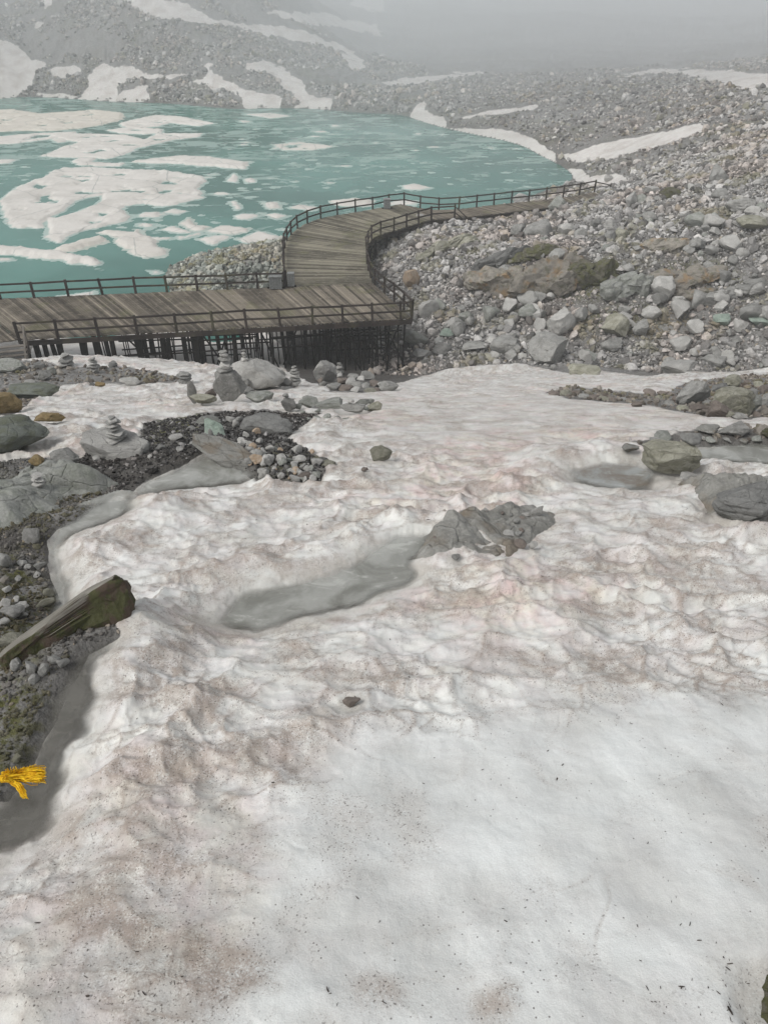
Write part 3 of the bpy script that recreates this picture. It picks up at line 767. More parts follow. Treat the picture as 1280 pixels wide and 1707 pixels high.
def outcrop(poly, height, label, mat, seed, name='rock_outcrop', cat='rock outcrop', strata=0.0, yaw=.4, dip=0.0, cell=.6, step=.10, soft=.35):
    """bedrock that rises out of the ground: broken plates over an outline on the ground"""
    G = [at(px, py) for px, py in poly]; W = np.array([g_[:2] for g_ in G]); mn, mx = W.min(0) - .5, W.max(0) + .5; size = mx - mn
    nx, ny = int(np.clip(size[0] / .02, 40, 210)), int(np.clip(size[1] / .025, 40, 170))
    X_, Y_ = np.meshgrid(np.linspace(mn[0], mx[0], nx), np.linspace(mn[1], mx[1], ny)); L = size.max()
    sd = sdpoly(X_, Y_, W) + .10 * cell * fbm(X_ / cell * 1.5, Y_ / cell * 1.5, seed, 4)
    c_, s_ = math.cos(yaw), math.sin(yaw); U = (X_ * c_ + Y_ * s_) / cell + .35 * fbm(X_ / cell, Y_ / cell, seed + 1, 3); V_ = (-X_ * s_ + Y_ * c_) / cell * 1.8 + .35 * fbm(X_ / cell, Y_ / cell, seed + 2, 3)
    v1, v2, vid = voronoi(U * .6, V_ * .6, seed + 3); w1, w2, wid = voronoi(U * 1.7, V_ * 1.7, seed + 4)
    rise = sstep(-.02, soft, sd) ** .7
    zz = height * rise * (.72 + .28 * fbm(X_ / cell * .5, Y_ / cell * .5, seed + 5, 3))
    zz = zz + rise * (step * (vid - .5) * 2 + .35 * step * (wid - .5) * 2 - .6 * step * (1 - sstep(0, .09, v2 - v1)) - .2 * step * (1 - sstep(0, .08, w2 - w1)))
    zz = zz + rise * strata * np.abs(np.sin(V_ * 4.2 + 1.4 * fbm(U, V_, seed + 6, 2))) + .035 * cell * fbm(X_ / cell * 5, Y_ / cell * 5, seed + 7, 4)
    zz = zz + dip * ((X_ - W[:, 0].mean()) * s_ * -1 + (Y_ - W[:, 1].mean()) * c_) * rise
    Z0 = surf(X_.ravel(), Y_.ravel()).reshape(X_.shape); Zg = T(X_.ravel(), Y_.ravel()).reshape(X_.shape)
    Z_ = np.maximum(Zg, Z0 - .05) + zz - .12 * (1 - sstep(-.12, .04, sd))
    i = np.arange((ny - 1) * nx).reshape(ny - 1, nx)[:, :-1].ravel(); F = np.stack([i, i + 1, i + nx + 1, i + nx], 1); F = F[sd.ravel()[F].max(1) > -.12]
    used = np.unique(F); rm = np.full(nx * ny, -1); rm[used] = np.arange(len(used)); P = np.stack([X_.ravel(), Y_.ravel(), Z_.ravel()], 1)[used]; c = P.mean(0)
    OUTCROPS.append(P); me = mesh_np(name, P - c, rm[F], mat, True); me.set_sharp_from_angle(angle=R(42))
    o = link(name, me, None, c); return tag(o, label, cat)

# --- stones beside the viewer, left bank
boulder('large smooth green-grey boulder cut off by the left edge of the photo', -12, 757, 150, 66, M_SLATE, 12, .3, lo=.72, hi=.95, n=6, wob=.35)
boulder('yellow and green stained boulder at the left edge above the smooth green one', -2, 690, 62, 42, M_OCHRE, 4, .2)
boulder('low flat grey-green boulder at the snow edge below the rock pile', 52, 664, 82, 30, M_SLATE, 5, .1, depth=.6)
boulder('pale green-grey flat slab of rock left of the rock pile, below the stairway', 12, 622, 50, 26, M_GREEN, 6)
boulder('small square pale block at the foot of the broken stairway', 18, 622, 18, 12, M_PALE, 7, .2, n=7, lo=.45, hi=.6)
for a in (('big grey angular stone in the middle of the rock pile by the stairway', 72, 634, 26, 20, M_GREY, 8),
          ('pale stone at the lower left of the rock pile by the stairway', 48, 644, 22, 12, M_PALE, 9),
          ('dark stone topping the rock pile by the stairway', 66, 615, 22, 12, M_DARK, 10),
          ('greenish stone at the right end of the rock pile by the stairway', 88, 625, 18, 16, M_GREEN, 12),
          ('thin flat stone lowest in the rock pile by the stairway, touching the snow', 66, 650, 26, 10, M_GREY, 13),
          ('small light stone between two bigger ones at the bottom of the rock pile', 62, 642, 10, 10, M_PALE, 14)):
    boulder(*a, group='stones piled below the stairway')
boulder('flat ochre-brown stone alone on the snow, left of the tall cairn', 82, 709, 50, 15, M_OCHRE, 15, .1, depth=.5)
boulder('small ochre stone at the snow edge below the little cairns', 166, 646, 18, 9, M_OCHRE, 16)
boulder('dark small stone touching the ochre stone at the snow edge', 154, 647, 9, 7, M_DARK, 17)
boulder('pale flat stone in the dirt below the little cairns', 215, 643, 36, 12, M_PALE, 18, depth=.5)
flat_rock = boulder('big flat-topped pale boulder carrying the tall cairn, beside the dark gravel', 187, 766, 126, 42, M_PALE, 19, -.25, depth=.62, n=9, top=(0, -.15, 1))
outcrop([(-120,880),(-120,835),(0,808),(30,795),(60,778),(120,776),(165,790),(205,808),(150,826),(110,830),(95,850),(55,862),(40,872),(0,885)], .34,
        'big jointed grey-green bedrock outcrop at the left edge above the gravel', M_GREEN, 21, cell=1.3, step=.14, strata=.03, yaw=.3, soft=.5)
boulder('ochre stone perched on the green outcrop', 64, 792, 28, 20, M_OCHRE, 23, sink=.05)
boulder('grey wedge of rock at the top edge of the green outcrop', 105, 785, 50, 28, M_GREY, 24)
boulder('light grey faceted stone on the black gravel of the left bank', 50, 908, 30, 26, M_PALE, 25, .4)
boulder('pale mossy stone half buried in the left bank above the mossy slab', 18, 1076, 50, 22, M_OLIVE, 26, depth=.6)
boulder('small mossy stone at the edge of the meltwater channel', 81, 996, 16, 15, M_OLIVE, 27)
boulder('thin tilted stone pointing at the meltwater channel on the left bank', 76, 1012, 34, 14, M_OLIVE, 28, .5, depth=.35)
for i, (cx, b, w, h) in enumerate(((16,1030,40,20),(30,1018,28,14),(6,1012,22,16),(8,950,26,26),(36,946,16,12),(46,950,14,10),(64,948,22,12),(10,990,20,12),(26,1004,16,10),(38,1030,16,10),(6,1044,18,14),(62,964,14,10),(30,970,14,8))):
    boulder('plain light grey stone lying loose on the left gravel bank', cx, b, w, h, M_PALE if i % 3 else M_GREY, 30 + i, i * .7, sub=3, group='loose grey stones on the left gravel bank', name='stone', cat='stone')
for i, (cx, b, w, h, l) in enumerate(((53,1126,20,24,'upright grey stone in the cluster below the mossy slab'),(73,1128,22,20,'cube-shaped grey stone in the cluster below the mossy slab'),(56,1140,22,14,'flat grey stone lowest in the cluster below the mossy slab'),(90,1110,22,18,'grey stone of the cluster that touches the underside of the mossy slab'),(105,1116,22,16,'dark greenish stone at the right end of the cluster, beside the dark puddle'),(24,1118,26,18,'low grey stone at the left end of the cluster below the mossy slab'))):
    boulder(l, cx, b, w, h, M_GREY, 50 + i, i * .9, name='stone', cat='stone', sub=3, group='stones below the mossy slab')

# the long mossy slab: pale worn top, dark mossy broken side
def slab():
    a0, a1 = at(14, 1118), at(226, 1026)
    a0 = np.array(a0); a1 = np.array(a1); ax = a1 - a0; L = np.linalg.norm(ax[:2]); yaw = math.atan2(ax[1], ax[0])
    P, F = ico(6); P = P.copy()
    P = np.sign(P) * np.abs(P) ** .30
    P /= np.abs(P).max(0)
    P[:, 0] *= L * .56; P[:, 1] *= .17; P[:, 2] *= .36
    t = P[:, 0] / (L * .56)
    P[:, 1] *= .95 + .08 * t; P[:, 2] *= .70 + .30 * t
    for n, d in (((.95, -.25, .25), L * .50), ((.75, .6, .2), L * .46), ((.85, -.3, -.5), L * .44), ((-.7, .7, .1), L * .44), ((-.1, -.75, .65), .34), ((.02, .12, .99), .325), ((-.3, .1, .95), .36)):
        n = np.array(n); n = n / np.linalg.norm(n); e = np.maximum(P @ n - d, 0); P -= e[:, None] * n
    low = 1 - sstep(.16, .30, P[:, 2] + .12 * (1 - t) * .5)
    v1, v2, vid = voronoi(P[:, 0] * 3.2, P[:, 2] * 4.5 + P[:, 1] * 3, 305)
    rough = fbm(P[:, 0] * 3, P[:, 1] * 4 + P[:, 2] * 4, 301, 4) * .06 + fbm(P[:, 0] * 11, P[:, 2] * 11 + P[:, 1] * 7, 302, 4) * .028 + (vid - .5) * .13 * sstep(0, .15, v2 - v1)
    P[:, 1] += low * rough * np.where(P[:, 1] < 0, 1, .3); P[:, 0] += 1.8 * rough * sstep(.55, .85, t)
    P[:, 1] += .10 * np.exp(-((t + .05) / .16) ** 2) * (P[:, 1] < 0) * low      # a bite out of the broken side
    P[:, 2] += (.014 * fbm(P[:, 0] * 1.2, P[:, 1] * 16, 304, 3) + .035 * fbm(P[:, 0] * 2.2, P[:, 1] * 2, 306, 3)) * (1 - low)
    P[:, 1] += .05 * fbm(P[:, 0] * 2.6, P[:, 0] * 0, 307, 4)
    t_ = NT('split_slab_rock'); O = t_.obj(); nz = t_.n('NewGeometry').outputs['Normal']
    top = t_.rng(t_.math('ADD', t_.n('SeparateXYZ', Vector=t_.n('TexCoord').outputs['Normal']).outputs[2], t_.math('MULTIPLY', t_.noise(O, 9, 4), .2)), .87, .97)
    st = t_.scalev(O, (1.6, 8, 8))
    worn = t_.ramp(t_.noise(st, 1.4, 6, .65), [(.3, (.13, .118, .098)), (.5, (.19, .178, .152)), (.72, (.26, .245, .215))])
    mo = t_.rng(t_.noise(O, 6, 5, .7), .42, .55)
    side = t_.mix(mo, t_.mix(t_.noise(O, 14, 5, .7), (.030, .022, .017), (.10, .07, .05)), t_.mix(t_.noise(O, 30, 3), (.022, .025, .010), (.085, .085, .034)))
    col = t_.mix(top, side, worn)
    m = t_.finish(col, .8, .25, t_.bump(t_.mix(top, t_.noise(O, 18, 5, .7), t_.noise(st, 3, 4)), .7, .04))
    me = mesh_np('slab', P, F, m, True); me.set_sharp_from_angle(angle=R(35))
    o = link('split_rock_slab', me); c = (a0 + a1) / 2
    o.location = (c[0] - .04, c[1] + .12, c[2] + .02); o.rotation_euler = (R(-27), R(-6), yaw)
    tag(o, 'long split rock slab with worn top and mossy dark side, beside the puddle', 'rock slab')
slab()

# --- rocks along the snow crest
boulder('thin upright grey slab standing on end in the snow left of the cairn rock', 323, 676, 17, 36, M_GREY, 61, .2, (0, -.12), depth=.3, sink=.1, n=6, lo=.6, hi=.8)
boulder('flat olive stone at the foot of the upright slab', 338, 678, 46, 13, M_OLIVE, 62, depth=.6)
cairn_rock = boulder('grey upright block of rock carrying a stacked cairn, in front of the biggest boulder', 384, 672, 56, 56, M_GREY, 63, .3, depth=.6, sink=.1, n=9, lo=.55, hi=.8)
big_b = boulder('biggest pale grey pointed boulder on the snow crest in front of the scaffolding', 430, 649, 88, 58, M_PALE, 64, -.2, depth=.7, sink=.12, n=8, lo=.5, hi=.8)
boulder('rounded grey boulder leaning on the right side of the biggest boulder', 464, 644, 26, 32, M_PALE, 65, .5)
boulder('grey stone low at the right foot of the biggest boulder', 476, 646, 22, 16, M_GREY, 66)
boulder('tilted pale stone wedged between the cairn rock and the biggest boulder', 408, 650, 18, 20, M_GREY, 67, .3, (0, .5))
boulder('dark flat stone under the tilted wedge stone', 412, 660, 26, 12, M_GREY, 68)
boulder('low greenish slab of rock right of the cairn rock, flush with the snow', 430, 673, 50, 16, M_GREEN, 69, depth=.8)
boulder('brown-grey stone at the left foot of the cairn rock', 352, 670, 20, 18, M_BROWN, 70)
boulder('pale standing boulder at the left end of the rubble heap before the scaffolding', 541, 636, 44, 40, M_PALE, 71, .4, depth=.6, n=8, lo=.5, hi=.8)
boulder('triangular pale slab leaning at the back of the rubble heap', 612, 634, 26, 18, M_PALE, 72, .2, (0, .3), depth=.4)
boulder('grey wedge-shaped stone at the right end of the rubble heap', 648, 652, 34, 18, M_GREY, 73, depth=.6, n=6)
boulder('small olive stone low at the front of the rubble heap', 616, 656, 22, 9, M_OLIVE, 74)
for i, (cx, b, w, h) in enumerate(((556,650,26,14),(570,640,20,14),(584,642,22,14),(597,646,24,13),(576,651,26,12),(592,653,20,9),(610,648,18,12),(622,644,20,12),(634,645,16,10),(538,648,16,12),(534,641,12,10),(602,634,16,10),(588,632,20,10),(628,652,16,8),(566,630,14,9))):
    boulder('small pinkish-grey stone of the rubble heap in front of the scaffolding', cx, b, w, h, (M_GREY, M_BROWN, M_PALE)[i % 3], 80 + i, i * .8, sub=3, group='stones of the rubble heap', name='stone', cat='stone')
headed = boulder('dark grey rounded stone at the left end of the rock row, topped by a pebble', 482, 688, 26, 24, M_GREY, 101, depth=.6, sink=.08)
boulder('pale green angular stone second in the row on the snow', 514, 682, 34, 22, M_GREEN, 102)
boulder('dark green stone in the middle of the row on the snow', 548, 683, 46, 18, M_GREEN, 103)
tri = boulder('flat triangular grey stone in the rock row, topped by a pebble', 588, 691, 44, 18, M_GREY, 104, depth=.5, n=6, lo=.45, hi=.6)
boulder('rounded green stone right of the triangular stone', 604, 678, 24, 14, M_GREEN, 105)
boulder('small brown-green stone at the right end of the row on the snow', 624, 687, 26, 14, M_OLIVE, 106)
for i, (cx, b, w, h) in enumerate(((498,686,12,10),(618,676,14,9),(632,682,12,8),(505,690,9,6),(530,688,12,6),(610,688,12,7))):
    boulder('little stone tucked among the row of rocks on the snow', cx, b, w, h, M_GREEN, 107 + i, i, sub=3, group='little stones of the row on the snow', name='stone', cat='stone')
for i, (cx, b, w, h) in enumerate(((528,703,14,8),(546,703,18,9),(562,702,16,7),(578,703,14,6),(515,702,12,6))):
    boulder('small grey stone in the line of stones sunk in the snow', cx, b, w, h, M_GREEN, 114 + i, i, sub=3, group='line of stones sunk in the snow', name='stone', cat='stone')

# --- around the gravel patch
boulder('dark slate-grey flat slab at the top of the gravel patch', 442, 724, 96, 36, M_DARK, 121, -.15, depth=.62, sink=.2, n=8)
boulder('small black stone lying on the slate-grey slab', 470, 706, 18, 9, M_DARK, 122, .5)
boulder('mint-green weathered rock at the top of the gravel patch', 357, 726, 38, 30, M_MINT, 123)
boulder('low green slab left of the mint-green rock', 345, 708, 44, 14, M_GREEN, 124)
boulder('ochre-pink angular stone in the middle of the gravel patch', 370, 752, 24, 20, M_ORANGE, 125, .4)
boulder('wet grey slab sloping into the gravel pool', 372, 790, 118, 28, M_WET, 126, -.45, (.1, .15), depth=.45, sink=.3, n=7)
boulder('brown stone standing in the gravel pool', 346, 797, 20, 16, M_BROWN, 127)
boulder('pale yellowish stone among the cobbles beside the gravel pool', 428, 778, 26, 18, M_ORANGE, 128)
boulder('upright pale cobble at the lower edge of the cobbles', 440, 803, 20, 22, M_PALE, 129, depth=.6)
boulder('brown-grey stone at the lower right corner of the cobbles', 507, 804, 34, 16, M_BROWN, 130)
boulder('olive flat stone on the snow right of the cobbles', 546, 779, 28, 12, M_OLIVE, 131)
boulder('dark stone behind the olive flat stone right of the cobbles', 540, 771, 16, 11, M_DARK, 132)
boulder('thin dark triangular stone standing alone in the snow', 636, 776, 36, 26, M_OLIVE, 133, .2, (0, -.25), depth=.45, n=6)
boulder('tiny brown stone alone on the snow below the dark triangular stone', 608, 800, 12, 8, M_BROWN, 134, sub=3)
g2 = np.random.default_rng(5)
for i in range(84):
    a = g2.uniform(0, 1); cx = 400 + 128 * a + g2.normal() * 8; b = 744 + 54 * a + g2.normal() * 15
    if b > 806: b = 800
    w = g2.uniform(7, 22)
    boulder('pale cobble among the loose cobbles between the gravel pool and the snow', cx, b, w, w * g2.uniform(.6, .9), (M_PALE, M_GREY, M_PALE, M_GREEN, M_PALE, M_PALE, M_ORANGE, M_PALE)[i % 8], 140 + i % 14, g2.uniform(0, 6), sub=3, group='cobbles beside the gravel pool', name='cobble', cat='cobble')
for i, (cx, b, w, h, m) in enumerate(((384,706,16,12,M_PALE),(398,702,14,9,M_GREY),(392,714,16,16,M_PALE),(352,735,10,22,M_GREY),(290,735,26,9,M_PALE),(160,770,16,10,M_PALE),(250,764,10,7,M_PALE),(266,750,18,10,M_GREY),(300,754,16,9,M_GREY),(322,742,16,6,M_GREY),(352,741,10,8,M_PALE),(318,718,20,10,M_GREY))):
    boulder('light stone scattered on the dark gravel patch', cx, b, w, h, m, 160 + i, i, sub=3, group='light stones on the dark gravel patch', name='stone', cat='stone')

# --- middle outcrop
outcrop([(655,934),(690,908),(718,884),(770,862),(830,850),(890,846),(925,860),(938,876),(915,892),(880,912),(868,930),(845,944),(800,940),(770,930),(715,940)], .15,
        'jointed grey-brown bedrock outcrop in the middle of the snow, beside the pool', M_WET, 171, cell=.8, step=.07, strata=.02, yaw=.35, soft=.25)
boulder('light grey triangular stone on top of the middle bedrock outcrop', 893, 874, 22, 18, M_PALE, 177, .3, depth=.5)
for i, (cx, b, w, h) in enumerate(((808,867,10,6),(858,890,12,9),(868,886,12,8),(848,906,22,9),(862,906,14,8),(868,900,10,8),(875,876,14,6),(850,876,9,6),(836,872,8,5),(828,862,9,6),(890,884,16,7),(866,924,26,16),(886,930,16,14),(760,940,16,8),(724,906,9,4))):
    boulder('small pale stone resting on the middle bedrock outcrop', cx, b, w, h, (M_PALE, M_GREY, M_BROWN)[i % 3], 178 + i % 9, i, sub=3, sink=.05, group='small stones on the middle outcrop', name='stone', cat='stone')

# --- right side
rb = boulder('pale yellow-grey boulder with a dark slate on top, beside the brown meltwater', 1118, 794, 98, 54, M_OLIVE, 191, -.15, depth=.6, n=10)
boulder('low dark rock at the water edge left of the yellow-grey boulder', 1050, 760, 30, 10, M_WET, 193)
boulder('grey-green boulder at the upper side of the right-hand pool', 1226, 732, 54, 26, M_GREY, 194, .1, depth=.6)
boulder('flat dark slab left of the boulder by the right-hand pool', 1185, 727, 40, 11, M_WET, 195)
boulder('dark mossy stone at the right edge of the photo above the right-hand pool', 1284, 734, 32, 16, M_MOSSY, 196)
for i, (cx, b, w, h) in enumerate(((1150,738,18,8),(1185,742,22,8),(1212,742,16,8),(1240,742,16,7),(1262,742,20,10),(1232,756,14,7),(1170,736,14,7),(1110,738,40,8),(1100,748,36,7),(1218,770,22,8),(1180,764,18,8))):
    boulder('small wet stone at the edge of the right-hand pool', cx, b, w, h, (M_WET, M_GREEN, M_GREY)[i % 3], 200 + i % 6, i, sub=3, group='small wet stones by the right-hand pool', name='stone', cat='stone')
boulder('dark rounded bedrock hump at the right edge of the photo', 1252, 872, 116, 58, M_DARK, 206, .1, depth=.7, sink=.35, n=8, lo=.6, hi=.9, sub=5)
outcrop([(1135,806),(1170,802),(1215,806),(1300,812),(1300,840),(1250,842),(1215,860),(1190,848),(1155,836)], .16, 'striped grey bedrock sheet left of the dark rounded hump', M_WET, 207, strata=.07, cell=.9, step=.05, yaw=-.5, soft=.3)
boulder('small ochre stone on the striped bedrock sheet', 1212, 808, 24, 12, M_OCHRE, 208)
boulder('pale flat stone in the snow between the yellow-grey boulder and the striped bedrock', 1150, 806, 36, 14, M_PALE, 209, depth=.6)
boulder('grey flake of stone at the right edge above the dark hump', 1272, 826, 30, 12, M_PALE, 210)
boulder('big grey sharp-edged block tilted on the brown rubble', 1154, 674, 62, 40, M_GREY, 211, .5, (0, -.3), depth=.6, sink=.1, n=7, lo=.45, hi=.7)
boulder('dark grey block behind the tilted sharp-edged block', 1200, 656, 36, 20, M_DARK, 212, .2, depth=.6)
boulder('yellow-green lichened block behind the brown rubble', 1222, 646, 32, 24, M_OLIVE, 213, .5, n=7)
boulder('big olive mossy boulder with dark hollow side at the right edge', 1226, 694, 84, 56, M_OLIVE, 214, .2, depth=.6, sink=.1, n=9)
boulder('pale green leaning slab in front of the big olive boulder', 1246, 692, 48, 38, M_GREEN, 215, .1, (0, -.45), depth=.4, sink=.1, n=7)
boulder('brown rounded rock at the left foot of the big olive boulder', 1198, 698, 36, 28, M_BROWN, 216)
boulder('small yellow-green stone at the foot of the big olive boulder', 1216, 698, 16, 12, M_OLIVE, 217)
boulder('pale stone below the leaning pale green slab', 1234, 699, 26, 12, M_PALE, 218)
boulder('brown stone alone on the snow left of the brown rubble', 1062, 681, 20, 10, M_BROWN, 219)
boulder('grey stone at the right edge beside the big olive boulder', 1284, 682, 34, 30, M_GREY, 220)
boulder('flat brown rock in the brown rubble', 1168, 686, 36, 12, M_BROWN, 221, depth=.6)
boulder('dark olive rock at the bottom right corner of the photo', 1345, 1752, 140, 60, M_MOSSY, 222, .4, depth=.9, sink=.3)
boulder('small dark rock half sunk in the snow hollow, lower middle', 586, 1190, 30, 16, M_BROWN, 223, .3, depth=.6, sub=3)
for i, (cx, b, w, h) in enumerate(((925,660,22,8),(945,660,24,12),(960,658,18,9),(975,664,22,10),(992,666,22,9),(1008,668,20,9),(1024,668,16,7),(1040,668,16,6),(1086,660,26,9),(1100,666,16,8),(1104,658,18,8),(1118,676,24,9),(1130,668,18,9),(1140,684,22,8),(1120,660,14,6),(1184,676,22,8),(1178,690,20,9),(1206,680,20,10),(1262,694,16,9),(1256,660,18,14),(1274,656,20,14),(1266,646,20,12),(1246,640,14,8))):
    boulder('brown or greenish stone of the rubble streak on the snow at the right', cx, b, w, h, (M_BROWN, M_OLIVE, M_BROWN, M_GREY)[i % 4], 224 + i % 12, i, sub=3, group='stones of the rubble streak on the right', name='stone', cat='stone')

# --- moraine slope right of the boardwalk
for a in (('big smooth-faced grey boulder in front of the bedrock ledge', 1106, 515, 46, 42, M_PALE, 241, .4), ('pale green-white boulder below the smooth-faced grey boulder', 1086, 543, 36, 25, M_PALE, 242, .2),
          ('squarish olive boulder above the snow edge', 1024, 570, 48, 40, M_OLIVE, 243, .1), ('light grey pointed boulder in the middle of the boulder field', 932, 563, 48, 44, M_PALE, 244, .5),
          ('big dark-fronted boulder with a mint lichen patch on top, at the snow edge', 918, 609, 70, 50, M_GREY, 245, .4), ('grey boulder with green foot at the snow edge, left of the lichened one', 842, 594, 52, 32, M_GREY, 246, .2),
          ('white flat-topped boulder sitting in the snow edge', 1140, 624, 66, 30, M_PALE, 247, .1), ('grey flat boulder right of the white flat-topped boulder', 1193, 616, 44, 20, M_GREY, 248, 0),
          ('olive-grey boulder lying low in the snow below the lichened boulder', 978, 626, 54, 22, M_OLIVE, 249, .1), ('orange and white boulder with green moss at its foot, beside the railing', 686, 484, 28, 34, M_ORANGE, 250, .2),
          ('mossy green boulder beside the corner of the scaffolding', 692, 584, 40, 30, M_GREEN, 251, .4), ('large grey slab boulder high on the slope below the far railing', 900, 397, 54, 34, M_GREY, 252, .3),
          ('pale slab leaning on the large grey slab boulder', 946, 394, 30, 24, M_PALE, 253, .5), ('white boulder at the end of the inner railing', 867, 338, 28, 18, M_PALE, 254, .2),
          ('greenish grey boulder right below the far end of the railing', 930, 352, 32, 26, M_GREEN, 255, 0), ('dark mossy boulder alone high on the scree', 1118, 331, 34, 20, M_MOSSY, 256, .2),
          ('pale boulder left of the dark mossy boulder on the scree', 1086, 325, 26, 16, M_PALE, 257, .4), ('white-grey boulder with stained side right of the slab boulders', 1018, 386, 24, 22, M_PALE, 258, .1),
          ('olive boulder touching the stained white-grey boulder', 1036, 398, 26, 18, M_OLIVE, 259, .1), ('big pale boulder high on the right of the scree', 1236, 358, 52, 26, M_PALE, 260, .3),
          ('pale boulder below the big one high on the right', 1238, 384, 30, 14, M_PALE, 261, .3), ('dark mossy ledge block at the right edge of the scree', 1262, 392, 60, 22, M_OLIVE, 262, .2),
          ('grey boulder standing left of the slab boulders', 864, 396, 26, 24, M_GREY, 263, .2), ('mint green boulder in the lower right boulders', 1202, 552, 28, 22, M_MINT, 264, .1),
          ('flat mint green rock at the lower right edge', 1268, 556, 40, 18, M_MINT, 265, .2), ('light boulder right of the olive boulder', 1066, 566, 30, 30, M_GREY, 266, .2),
          ('grey boulder below the olive boulder', 1020, 590, 40, 24, M_GREY, 267, .2), ('round grey boulder touching the smooth-faced one', 1132, 516, 26, 20, M_PALE, 268, .4),
          ('mint stained low rock beside the scaffolding corner boulder', 745, 567, 26, 16, M_MINT, 269, .1), ('brown-grey boulder low beside the gully', 737, 595, 34, 22, M_GREY, 270, .1),
          ('grey rounded boulder at the foot of the gully beside the scaffolding', 706, 604, 36, 20, M_GREY, 271, .1), ('tall grey rock at the lower right edge', 1204, 480, 24, 26, M_GREY, 272, .1),
          ('light wedge boulder at the right edge above the mint rock', 1262, 500, 32, 22, M_PALE, 273, .3), ('white boulder beside the descending steps of the far walkway', 700, 372, 18, 14, M_PALE, 274, .3),
          ('grey stone left of the white boulder by the inner railing', 682, 378, 12, 10, M_GREY, 275, .3), ('flat grey boulder under the ledge on the right', 1160, 424, 40, 14, M_GREY, 276, .1),
          ('grey boulder with flat side in the middle right of the scree', 1186, 430, 30, 16, M_PALE, 277, .4), ('grey boulder at the left end of the boulder field near the gully', 765, 556, 26, 24, M_GREY, 278, .1),
          ('low broad rock at the snow edge by the gully', 790, 590, 44, 16, M_GREY, 279, .2)):
    boulder(*a)
# bedrock ledges with stained undersides: each one mesh of broken, dipping blocks
def ledge(l, cx, b, w, h, m, sd, yaw, dp, n=6):
    g = np.random.default_rng(sd); p = at(cx, b); Z = depth_of(p); Wm = w * Z / FPX; Hm = max(h * Z / FPX * .95, .4 * Wm * .5); Dm = Wm * dp; Vs, Fs, off = [], [], 0
    dip = Euler((g.uniform(.1, .35), g.uniform(-.25, .05), yaw)).to_matrix(); dipn = np.array(dip)
    for k in range(n):
        P, F = rock_shape(sd * 10 + k, 4, n=9, lo=.5, hi=.8, wob=.35, fine=.07)
        f = (k + .5) / n - .5; s3 = np.array([Wm * g.uniform(.24, .36), Dm * g.uniform(.3, .5), Hm * g.uniform(.38, .62)])
        Q = (P * s3) @ dipn.T + np.array([f * Wm * .9 * math.cos(yaw * .6), f * Wm * .9 * math.sin(yaw * .6) + g.normal() * .12 * Dm + Dm * .45, Hm * g.uniform(.15, .42)])
        Q[:, 2] += T(p[0] + f * Wm * .9 * np.ones(1), p[1] + np.full(1, Dm * .3))[0] - p[2]
        Vs.append(Q); Fs.append(F + off); off += len(P)
    me = mesh_np('rock_ledge', np.concatenate(Vs), np.concatenate(Fs), m, True); me.set_sharp_from_angle(angle=R(38))
    return tag(link('rock_ledge', me, None, p), l, 'rock ledge', 'bedrock ledges of the slope')
for a in (('dark overhanging nose of the long stained bedrock ledge', 826, 497, 84, 46, M_LEDGE, 281, .1, .6),
          ('rust and green stained middle of the long bedrock ledge', 908, 503, 134, 58, M_LEDGE, 282, .15, .4), ('dark cracked right part of the long bedrock ledge', 986, 486, 80, 48, M_MOSSY, 283, .3, .5),
          ('pale green dome of bedrock right of the stained ledge', 1044, 508, 68, 44, M_GREEN, 284, .2, .6), ('dark mossy ledge behind the smooth-faced grey boulder', 1138, 488, 110, 34, M_LEDGE, 285, 0, .35),
          ('rusty low ledge right of the smooth-faced grey boulder', 1156, 508, 54, 22, M_LEDGE, 286, 0, .5), ('slanting dark bedrock rib above the stained ledge', 836, 446, 90, 30, M_DARK, 287, .5, .25),
          ('second slanting rib of bedrock, mossy, below the slab boulders', 896, 434, 70, 22, M_MOSSY, 288, .3, .35), ('pale slanting rib of bedrock beside the walkway steps', 745, 420, 90, 24, M_OLIVE, 289, .5, .25),
          ('mossy broken ledge high right of the slab boulders', 1110, 420, 90, 20, M_LEDGE, 290, .1, .3), ('grey ledge at the right edge of the boulder field', 1225, 502, 80, 20, M_GREY, 291, 0, .35)):
    ledge(*a)

# many plain boulders of the slope, each its own object
def region_pt(g):
    """a spot on the slope right of the boardwalk"""
    while True:
        r = g.uniform()
        if r < .46: px, py = g.uniform(700, 1285), g.uniform(515, 620)
        elif r < .8: px, py = g.uniform(790, 1285), g.uniform(395, 520)
        else: px, py = g.uniform(960, 1285), g.uniform(300, 400)
        if py > 594 + abs(px - 800) * .12 + 8 and px < 960: continue
        if py < 560 - .5 * (px - 640) and px < 900 and py < 480: continue
        return px, py
gb = np.random.default_rng(77)
LAB = {0: 'plain grey boulder among the stones of the slope right of the boardwalk', 1: 'plain pale boulder among the stones of the slope right of the boardwalk', 2: 'plain greenish boulder among the stones of the slope right of the boardwalk'}
for i in range(172):
    px, py = region_pt(gb)
    k = int(gb.choice([0, 1, 2], p=[.5, .33, .17])); w = float(np.clip(gb.lognormal(2.85, .42), 10, 46)) * (1.2 if py > 510 else .85)
    boulder(LAB[k], px, py, w, w * gb.uniform(.62, .95), (M_GREY, M_PALE, M_GREEN)[k], 300 + int(gb.integers(16)), gb.uniform(0, 6.28), (gb.uniform(-.3, .3), gb.uniform(-.3, .3)), depth=gb.uniform(.7, 1), sub=3, group=('grey', 'pale', 'greenish')[k] + ' boulders of the slope')

